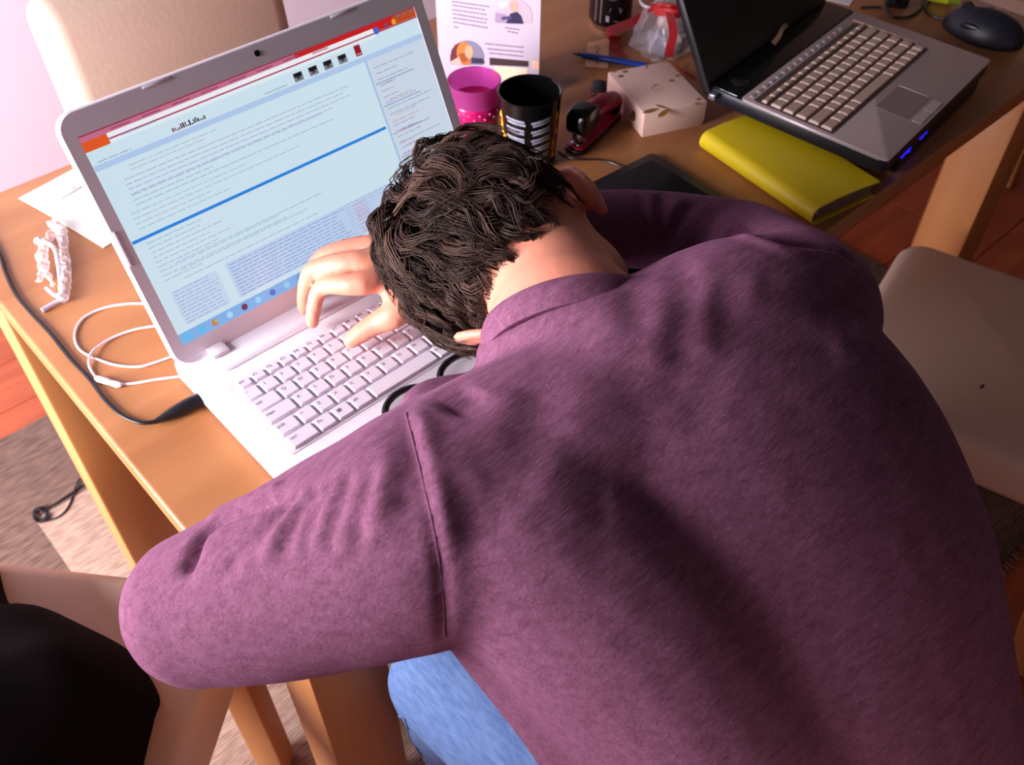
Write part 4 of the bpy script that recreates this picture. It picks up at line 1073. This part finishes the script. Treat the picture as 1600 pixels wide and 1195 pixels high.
# left hand, closed loosely on the palm rest beneath his chest
w0 = faL[-1]; dh = V((.95, .30, 0)); sh_ = V((-.30, .95, 0))
limb([w0, w0 + dh * .04, w0 + dh * .08], [.026, .022, .014], 12, 4, bm=bm)
for k, (o_, l_) in enumerate(((.030, .95), (.010, 1.05), (-.010, 1), (-.028, .8))):
    k0 = w0 + dh * .085 + sh_ * o_
    limb([w0 + dh * .035 + sh_ * o_ * .7, k0, k0 + dh * .040 * l_ + V((0, 0, -.004)), k0 + dh * .060 * l_ + V((0, 0, -.016)), k0 + dh * .066 * l_ + V((0, 0, -.026))], [.014, .011, .0092, .0083, .0075], 12, 3, bm=bm)
limb([w0 + dh * .02 + sh_ * .02, w0 + dh * .045 + sh_ * .045 + V((0, 0, -.008)), w0 + dh * .075 + sh_ * .05 + V((0, 0, -.016)), w0 + dh * .098 + sh_ * .046 + V((0, 0, -.020))], [.016, .0125, .0105, .0085], 12, 3, bm=bm)
# legs
hipL = V((.03, -.53, .555)); kneeL = V((-.010, -.220, .540)); ankL = V((.05, -.16, .095))
hipR = V((.225, -.55, .555)); kneeR = V((.315, -.19, .535)); ankR = V((.33, -.14, .095))
for h_, k_, a_ in ((hipL, kneeL, ankL), (hipR, kneeR, ankR)):
    limb([h_, h_.lerp(k_, .5), k_], [.080, .066, .052], 16, 4, bm=bm); limb([k_, k_.lerp(a_, .4), a_, a_ + V((0, 0, -.03))], [.050, .050, .036, .034], 16, 4, bm=bm)
    limb([a_ + V((0, -.01, -.04)), a_ + V((0.01, .07, -.048)), a_ + V((.015, .13, -.055))], [.028, .026, .020], 12, 3, bm=bm)
bme = remesh(bm, .0032, 3, .5, 'body')
b2 = bmesh.new(); b2.from_mesh(bme); nv = [v for v in b2.verts if (v.co - hb.lerp(C7, .5)).length < .115 and (v.co - E0).dot(U) < .0 and abs((v.co - E0).dot(Lh)) < .066]
for _ in range(30): bmesh.ops.smooth_vert(b2, verts=nv, factor=.5, use_axis_x=True, use_axis_y=True, use_axis_z=True)
b2.to_mesh(bme); b2.free()
body = obj('body', bme, M_skin, man, world=True, auto=180)

# ---- sweater
def knit_mat():
    m = bpy.data.materials.new('heather_knit'); m.use_nodes = True; nt = m.node_tree; b = nt.nodes['Principled BSDF']
    N = nt.nodes.new; Lk = nt.links.new; tc = N('ShaderNodeTexCoord')
    n1 = N('ShaderNodeTexNoise'); n1.inputs['Scale'].default_value = 520; n1.inputs['Detail'].default_value = 3
    mp = N('ShaderNodeMapping'); mp.inputs['Scale'].default_value = (.22, 1, 1); mp.inputs['Rotation'].default_value = (0, .3, .5); Lk(tc.outputs['Object'], mp.inputs[0]); Lk(mp.outputs[0], n1.inputs['Vector'])
    n2 = N('ShaderNodeTexNoise'); n2.inputs['Scale'].default_value = 160; n2.inputs['Detail'].default_value = 5; Lk(mp.outputs[0], n2.inputs['Vector'])
    r1 = N('ShaderNodeValToRGB'); r1.color_ramp.elements[0].position = .30; r1.color_ramp.elements[1].position = .72
    r1.color_ramp.elements[0].color = srgb(98, 55, 77); r1.color_ramp.elements[1].color = srgb(138, 89, 117)
    mx = N('ShaderNodeMixRGB'); mx.inputs[0].default_value = .5; Lk(n1.outputs[0], mx.inputs[1]); Lk(n2.outputs[0], mx.inputs[2]); Lk(mx.outputs[0], r1.inputs[0])
    n3 = N('ShaderNodeTexNoise'); n3.inputs['Scale'].default_value = 1300; n3.inputs['Detail'].default_value = 2; Lk(mp.outputs[0], n3.inputs['Vector'])
    r3 = N('ShaderNodeValToRGB'); r3.color_ramp.elements[0].position = .66; r3.color_ramp.elements[1].position = .74; Lk(n3.outputs[0], r3.inputs[0])
    m2 = N('ShaderNodeMixRGB'); m2.inputs[2].default_value = srgb(172, 124, 154); Lk(r3.outputs[0], m2.inputs[0]); Lk(r1.outputs[0], m2.inputs[1])
    Lk(m2.outputs[0], b.inputs['Base Color']); b.inputs['Roughness'].default_value = .9; b.inputs['Specular IOR Level'].default_value = .15
    b.inputs['Sheen Weight'].default_value = .12; b.inputs['Sheen Roughness'].default_value = .5; b.inputs['Sheen Tint'].default_value = srgb(200, 140, 185)
    bp = N('ShaderNodeBump'); bp.inputs['Strength'].default_value = .25; bp.inputs['Distance'].default_value = .0012; Lk(n1.outputs[0], bp.inputs['Height']); Lk(bp.outputs[0], b.inputs['Normal'])
    return m


M_knit = knit_mat()
bm = bmesh.new()
sp2 = [V((.12, -.60, .50)), V((.13, -.56, .56)), V((.150, -.49, .665)), V((.165, -.41, .77)), V((.162, -.325, .85)), V((.155, -.262, .895)), C7 + V((.004, -.014, -.006)), C7.lerp(hb, .14), C7.lerp(hb, .34)]
Nb2 = [V((0, -1, .0))] + Nb + [V((-.05, -.5, .86)), V((-.05, -.55, .83)), V((-.05, -.6, .8))]
HW2 = [.195, .195, .190, .196, .198, .178, .096, .079, .066]; HD2 = [.125, .125, .118, .118, .114, .087, .083, .078, .064]
loft([(c, Lt * a, n.normalized() * d) for c, a, n, d in zip(sp2, HW2, Nb2, HD2)], 36, 6, bm)
limb([shL + V((.04, 0, -.01)), shL, mdL, elL], [.085, .086, .073, .059], 20, 5, bm=bm)
limb([V((.10, -.290, .868)), V((.045, -.275, .872)), shL.lerp(mdL, .12)], [.095, .092, .086], 20, 5, bm=bm)
limb([V((.17, -.285, .872)), V((.245, -.292, .884)), shR + V((-.01, .005, .004))], [.098, .090, .074], 20, 5, bm=bm)
limb([V((.005, -.295, .868)), V((.040, -.365, .806)), V((.065, -.46, .70))], [.090, .100, .10], 20, 5, bm=bm)
limb([V((-.015, -.285, .815)), V((.010, -.36, .72)), V((.020, -.45, .62)), V((.01, -.53, .54))], [.060, .066, .068, .07], 18, 5, bm=bm)
limb([P(664, 668, .875), P(668, 640, .872), P(705, 634, .870), P(745, 628, .868)], [.022, .024, .026, .026], 14, 4, bm=bm)
limb(faL, [.056, .052, .050, .044, .038], 18, 5, bm=bm)
limb([shR + V((-.05, .01, 0)), shR, shR.lerp(elR, .5), elR], [.070, .070, .060, .046], 20, 5, bm=bm); limb(faR[:3] + [faR[2].lerp(wrR, .5)], [.046, .044, .040, .035], 18, 5, bm=bm)
sw = obj('sweater', remesh(bm, .0046, 20, .5, 'sweater'), M_knit, man, world=True, auto=180)


def seen(bvh, px, py, off):
    d = (FW + RT * ((px - 800) / FPX) + DN * ((py - 597.5) / FPX)).normalized()
    hit = bvh.ray_cast(CAM - off, d); return None if hit[0] is None else hit[0] + off


def mesh_bvh(me): return BVHTree.FromPolygons([v.co for v in me.vertices], [list(p.vertices) for p in me.polygons])


MO = V(man.location)
sme = sw.data
bvh = mesh_bvh(sme)
CREASE = [  # photo polyline, depth (+ ridge, - groove) in m, half width in m
    ([(446, 772), (400, 788), (350, 806), (315, 832), (296, 872), (286, 900)], -.010, .0055), ([(440, 762), (390, 780), (330, 803)], .004, .009),
    ([(632, 640), (645, 690), (662, 760), (680, 840), (692, 920), (694, 1000)], -.0035, .0045), ([(646, 640), (662, 700), (682, 780), (700, 860)], .004, .010),
    ([(626, 655), (636, 720), (636, 800)], -.004, .013), ([(610, 690), (606, 760), (584, 830)], .003, .014),
    ([(700, 640), (720, 625), (745, 610)], -.006, .016),
    ([(1150, 345), (1190, 372), (1250, 382), (1300, 390), (1340, 408)], -.0045, .0055), ([(1160, 365), (1230, 392), (1320, 402)], .004, .008), ([(1165, 350), (1140, 362), (1128, 372)], -.006, .006),
    ([(1065, 400), (1080, 450), (1070, 540), (1050, 640)], -.0022, .014), ([(1092, 400), (1108, 470), (1095, 560)], .0022, .014), ([(1125, 420), (1135, 490), (1115, 580), (1085, 680)], -.0018, .014),
    ([(1020, 430), (1032, 490), (1018, 580)], .0018, .014), ([(990, 450), (1000, 520)], -.0015, .012), ([(950, 470), (960, 560), (945, 660)], .0015, .016),
    ([(850, 600), (830, 680), (790, 780)], -.0025, .020), ([(800, 600), (770, 680), (730, 760)], .0022, .020), ([(910, 560), (895, 680)], .0018, .02),
    ([(1100, 480), (1200, 510), (1320, 550)], -.002, .022), ([(1180, 440), (1280, 475), (1340, 505)], -.002, .018), ([(760, 800), (860, 780), (960, 790)], -.002, .022),
    ([(1000, 300), (1008, 340), (1018, 390)], -.003, .006), ([(1035, 300), (1030, 340), (1040, 390)], -.004, .006), ([(1085, 316), (1058, 345), (1046, 385)], -.004, .006), ([(1018, 300), (1022, 350)], .003, .007), ([(1060, 310), (1043, 355)], .003, .007),
]
for x0, y0, x1, y1, x2, y2, dp in ((472, 766, 430, 812, 388, 880, .0042), (500, 758, 466, 806, 440, 872, .0040), (520, 752, 494, 800, 474, 858, .0034), (550, 740, 528, 800, 512, 860, .0030), (455, 782, 410, 828, 352, 892, .0036), (585, 725, 572, 790, 556, 860, .0022)):
    CREASE.append(([(x0, y0), (x1, y1), (x2, y2)], -dp, .0058)); CREASE.append(([(x0 + 14, y0 + 2), (x1 + 14, y1 + 2), (x2 + 14, y2 + 2)], dp * .7, .007))
vn = len(sme.vertices); co = np.empty(vn * 3); sme.vertices.foreach_get('co', co); co = co.reshape(-1, 3); no_ = np.empty(vn * 3); sme.vertices.foreach_get('normal', no_); no_ = no_.reshape(-1, 3)
disp = np.zeros(vn)
for pl_, dep, wid in CREASE:
    pp = [seen(bvh, x, y, MO) for x, y in [(q.x, q.y) for q in spline([(x, y, 0) for x, y in pl_], 6)]]
    pp = [np.array(p - MO) for p in pp if p is not None]
    if len(pp) < 2: continue
    best = np.full(vn, 9.); pos = np.zeros(vn); npts = len(pp) - 1
    for i, (a_, b_) in enumerate(zip(pp, pp[1:])):
        ab = b_ - a_; l2 = ab @ ab
        if l2 < 1e-12 or l2 > .0025: continue
        t_ = np.clip(((co - a_) @ ab) / l2, 0, 1); dd = np.linalg.norm(co - a_ - t_[:, None] * ab, axis=1)
        mk = dd < best; best[mk] = dd[mk]; pos[mk] = (i + t_[mk]) / npts
    disp += dep * np.exp(-(best / wid) ** 2) * np.clip(np.minimum(pos, 1 - pos) * 6 + .15, 0, 1)
for i in range(vn):
    p = V(co[i]); disp[i] += .0016 * noise.noise(p * 9) + .0005 * noise.noise(p * 34 + V((5, 2, 1)))
co2 = co + no_ * disp[:, None]; sme.vertices.foreach_set('co', co2.ravel()); sme.update()
bvh = mesh_bvh(sme)
# sub-parts: shoulder seams and ribbed collar
def seam(pl_, name, r_, lift=.0002):
    pp = [seen(bvh, q.x, q.y, MO) for q in spline([(x, y, 0) for x, y in pl_], 5)]; pp = [p + (CAM - p).normalized() * lift for p in pp if p is not None]
    good = [pp[0]]
    for p in pp[1:]:
        if (p - good[-1]).length < .04: good.append(p)
    o = obj(name, tube([p - MO for p in good], r_, 6), M_knit, sw)
    return o
seam([(634, 645), (647, 695), (663, 762), (680, 840), (691, 920), (694, 995)], 'shoulder_seam', .0008, -.0002)
seam([(1150, 347), (1190, 372), (1250, 382), (1300, 390), (1340, 408)], 'shoulder_seam', .0008, -.0002)
nd = (hb - C7).normalized(); nd = (nd + V((-.03, -.55, .83)) * .38).normalized()
nx_ = (Lt - nd * Lt.dot(nd)).normalized(); ny_ = nd.cross(nx_)
bm = bmesh.new(); rg = []
prof = [(-.006, .0715), (.002, .0745), (.010, .0735), (.017, .0700), (.0185, .0675), (.016, .0655), (.004, .066), (-.006, .067)]
for k in range(48):
    a_ = 2 * PI * k / 48
    rg.append([bm.verts.new(C7.lerp(hb, -.04) + nd * h_ + (nx_ * math.cos(a_) * r_ * 1.0 + ny_ * math.sin(a_) * r_ * .98) - MO) for h_, r_ in prof])
for k in range(48):
    for j in range(len(prof)): bm.faces.new((rg[k][j], rg[(k + 1) % 48][j], rg[(k + 1) % 48][(j + 1) % len(prof)], rg[k][(j + 1) % len(prof)]))
bmesh.ops.recalc_face_normals(bm, faces=bm.faces)
obj('collar', bm, M_knit, sw)

# ---- jeans
M_denim = mat('denim', srgb(78, 108, 164), .85, var=(240, .5, srgb(112, 140, 190), (1, .25, 1)), bump=(400, .3, (1, .3, 1)))
bm = bmesh.new()
loft([(V((.125, -.575, .475)), Lt * .17, V((0, -.13, 0))), (V((.13, -.56, .55)), Lt * .19, V((0, -.125, 0))), (V((.14, -.53, .60)), Lt * .18, V((0, -.115, .02)))], 24, 4, bm)
for h_, k_, a_ in ((hipL, kneeL, ankL), (hipR, kneeR, ankR)):
    limb([h_, h_.lerp(k_, .5), k_], [.090, .080, .066], 20, 5, bm=bm); limb([k_, k_.lerp(a_, .4), a_ + V((0, 0, -.02))], [.064, .062, .052], 20, 5, bm=bm)
me = remesh(bm, .007, 5, .5, 'jeans')
for v in me.vertices: v.co += v.normal * (.003 * noise.noise(v.co * 18) + .0012 * noise.noise(v.co * 50))
jn = obj('jeans', me, M_denim, man, world=True, auto=180)
jb = mesh_bvh(jn.data)
pp = [seen(jb, q.x, q.y, MO) for q in spline([(606, 1108, 0), (622, 1118, 0), (632, 1122, 0), (640, 1150, 0), (652, 1172, 0), (668, 1190, 0)], 5)]
pp = [p - MO + (CAM - p).normalized() * .0006 for p in pp if p is not None]
if len(pp) > 2: obj('jeans_seam', tube(pp, .0016, 6), M_denim, jn)
M_shoe = mat('shoe', srgb(40, 34, 36), .6)
for a_ in (ankL, ankR):
    bm = bmesh.new(); limb([a_ + V((0, -.02, -.048)), a_ + V((.01, .07, -.050)), a_ + V((.016, .14, -.056))], [.036, .037, .028], 16, 4, bm=bm)
    me = remesh(bm, .006, 3, .5, 'shoe')
    for v in me.vertices: v.co.z = max(v.co.z, .0102)
    obj('shoe', me, M_shoe, man, world=True, auto=60)

# ---- hair: wavy locks growing from the scalp
def scalp(l, u, b, k=1.0): return Hc + Lh * (.073 * l * k) + U * (.102 * u * k) + B * (.094 * b * k)


def hairy(l, u, b, jit=0):
    n_ = .09 * noise.noise(V((l * 4, u * 4, b * 4))) + jit
    if b > .15: lim = -.50 - .10 * (1 - abs(l)) - (.12 if l < -.25 else 0)
    elif b > -.35: lim = -.50 + (.15 - b) * .75
    else: lim = -.12 + (-.35 - b) * .9
    if (l > .74 and -.25 < b < .62) or (l < -.86 and -.25 < b < .12): lim = max(lim, .02)
    return u > lim + n_


W0 = V((.10, .72, .69)).normalized()
HV = []; HF = []; HCOL = []
def ribbon_tube(P_, r_, c_):
    base = len(HV); n = len(P_)
    t0 = (P_[1] - P_[0]).normalized(); up = V((0, 0, 1)) if abs(t0.z) < .9 else V((1, 0, 0))
    for i, p in enumerate(P_):
        t = (P_[min(i + 1, n - 1)] - P_[max(i - 1, 0)]).normalized(); up = (up - t * up.dot(t)).normalized(); s = t.cross(up)
        rr_ = r_ * (1 - .75 * (i / (n - 1)) ** 2)
        for k in range(3):
            a_ = 2 * PI * k / 3; HV.append(p + s * (math.cos(a_) * rr_) + up * (math.sin(a_) * rr_)); HCOL.append(c_)
    for i in range(n - 1):
        for k in range(3):
            a = base + i * 3 + k; b = base + i * 3 + (k + 1) % 3; HF.append((a, b, b + 3, a + 3))


hr = random.Random(21)
# scalp cap
b2 = bmesh.new(); bmesh.ops.create_icosphere(b2, subdivisions=5, radius=1)
idx = {}
for f in b2.faces:
    c = f.calc_center_median()
    if hairy(c.x, c.y, c.z, .03):
        ids = []
        for v in f.verts:
            if v.index not in idx: idx[v.index] = len(HV); HV.append(scalp(v.co.x, v.co.y, v.co.z, 1.035)); HCOL.append((.016, .010, .009, 1))
            ids.append(idx[v.index])
        HF.append(tuple(ids))
b2.free()
roots = []
ga = PI * (3 - 5 ** .5); NRT = 1150
for i in range(NRT):
    y_ = 1 - 2 * (i + .5) / NRT; r_ = math.sqrt(1 - y_ * y_); th_ = ga * i
    d = V((r_ * math.cos(th_), y_, r_ * math.sin(th_))) + V((hr.uniform(-.05, .05), hr.uniform(-.05, .05), hr.uniform(-.05, .05))); d.normalize()
    if hairy(*d): roots.append(d)
def wpt(dv, h):
    p = scalp(*dv); nrm = (Lh * (dv.x / .073) + U * (dv.y / .102) + B * (dv.z / .094)).normalized(); return p + nrm * h
for d in roots:
    edge = d.y < -.28 or d.z < -.1
    L_ = hr.uniform(.050, .088) * (.62 if edge else 1) * (.55 if abs(d.x) > .68 and d.y < .4 else 1); nst = 9
    fl_ = (d - W0); fl_ = (fl_ - d * fl_.dot(d))
    if fl_.length < .05: fl_ = V((hr.uniform(-1, 1), hr.uniform(-1, 1), hr.uniform(-1, 1)))
    fl_.normalize()
    sw_ = d.cross(fl_) * (.55 + .7 * noise.noise(d * 2.2 + V((7, 0, 0))))
    fl_ = (fl_ + sw_ + V((hr.uniform(-.3, .3), hr.uniform(-.3, .3), hr.uniform(-.3, .3)))).normalized()
    lay = hr.uniform(.007, .027) * (1.15 if d.y > .2 else .85) * (1 + (.5 * max(0, d.x) if d.y > .35 else (-.5 if d.x > .55 else 0))); ph = hr.uniform(0, 6.28); amp = hr.uniform(.035, .085); per_ = hr.uniform(.9, 1.6)
    cur = d.copy(); path = []
    flip = hr.choice((-1, 1)) * hr.uniform(.2, 1.0)
    for s_ in range(nst + 1):
        f = s_ / nst
        side = cur.cross(fl_).normalized()
        h = .001 + lay * math.sin(min(1, f * 2.2) * PI / 2) * (1 - .25 * f) + (.006 * max(0, f - .6) * (1 if edge else .3))
        q = (cur + side * (amp * math.sin(ph + f * 6.28 * per_) * min(1, f * 2))).normalized()
        p = wpt(q, h + .0015 * math.sin(ph * 2 + f * 9))
        p.z -= .010 * f * f * (1 if d.z < .3 else .25)
        p.z = max(p.z, KZ + .024 + .004 * hr.random())
        path.append(p)
        stp = fl_ * (L_ / nst / .095); cur = (cur + stp).normalized(); fl_ = (fl_ - cur * fl_.dot(cur)).normalized()
        fl_ = (fl_ + side * flip * .12).normalized()
    tone = hr.random(); cc = V((.026, .014, .011)).lerp(V((.095, .050, .037)), tone ** 1.8)
    wd = hr.uniform(.0050, .0090)
    for k in range(14):
        o1, o2 = hr.gauss(0, .5), hr.gauss(0, .35); lenf = hr.uniform(.7, 1.0); pts = []; sp1 = hr.uniform(0, 6.28); sp2 = hr.uniform(0, 6.28)
        for i, p in enumerate(path):
            f = i / nst
            if f > lenf and len(pts) > 4: break
            t = (path[min(i + 1, nst)] - path[max(i - 1, 0)]).normalized(); nrm = (p - Hc).normalized(); sd = t.cross(nrm).normalized()
            w_ = wd * (1 - .72 * f * f)
            pts.append(p + sd * (o1 * w_ + .0016 * math.sin(sp1 + f * 7) * f) + nrm * (o2 * w_ * .6 + .0012 * math.sin(sp2 + f * 8) * f))
        v_ = hr.uniform(.7, 1.35); ribbon_tube(pts, hr.uniform(.0004, .00082), (cc.x * v_, cc.y * v_, cc.z * v_, 1))
# loose fly-away hairs at the crown side
for k in range(34):
    d = V((hr.uniform(-.15, .35), hr.uniform(.72, .95), hr.uniform(-.5, .35))).normalized(); p = wpt(d, .004); n_ = (p - Hc).normalized()
    q = n_ * hr.uniform(.020, .032); dn_ = V((0, 0, -1)) * hr.uniform(.004, .012) + Lh * hr.uniform(-.022, .002)
    pts = spline([p, p + q * .6, p + q * .95 + dn_ * .4, p + q + dn_, p + q * .7 + dn_ * 1.7], 4)
    ribbon_tube(pts, .00045, (.02, .012, .010, 1))
for p in HV: p.z = max(p.z, KZ + .007)
me = bpy.data.meshes.new('hair'); me.from_pydata([tuple(p - MO) for p in HV], [], HF)
ca = me.color_attributes.new('Col', 'FLOAT_COLOR', 'POINT'); ca.data.foreach_set('color', np.array(HCOL, dtype=np.float32).ravel())
M_hair = color_mat('dark_brown_hair', .5); M_hair.node_tree.nodes['Principled BSDF'].inputs['Specular IOR Level'].default_value = .16
obj('hair', me, M_hair, man, auto=180, label='dark brown wavy short hair')
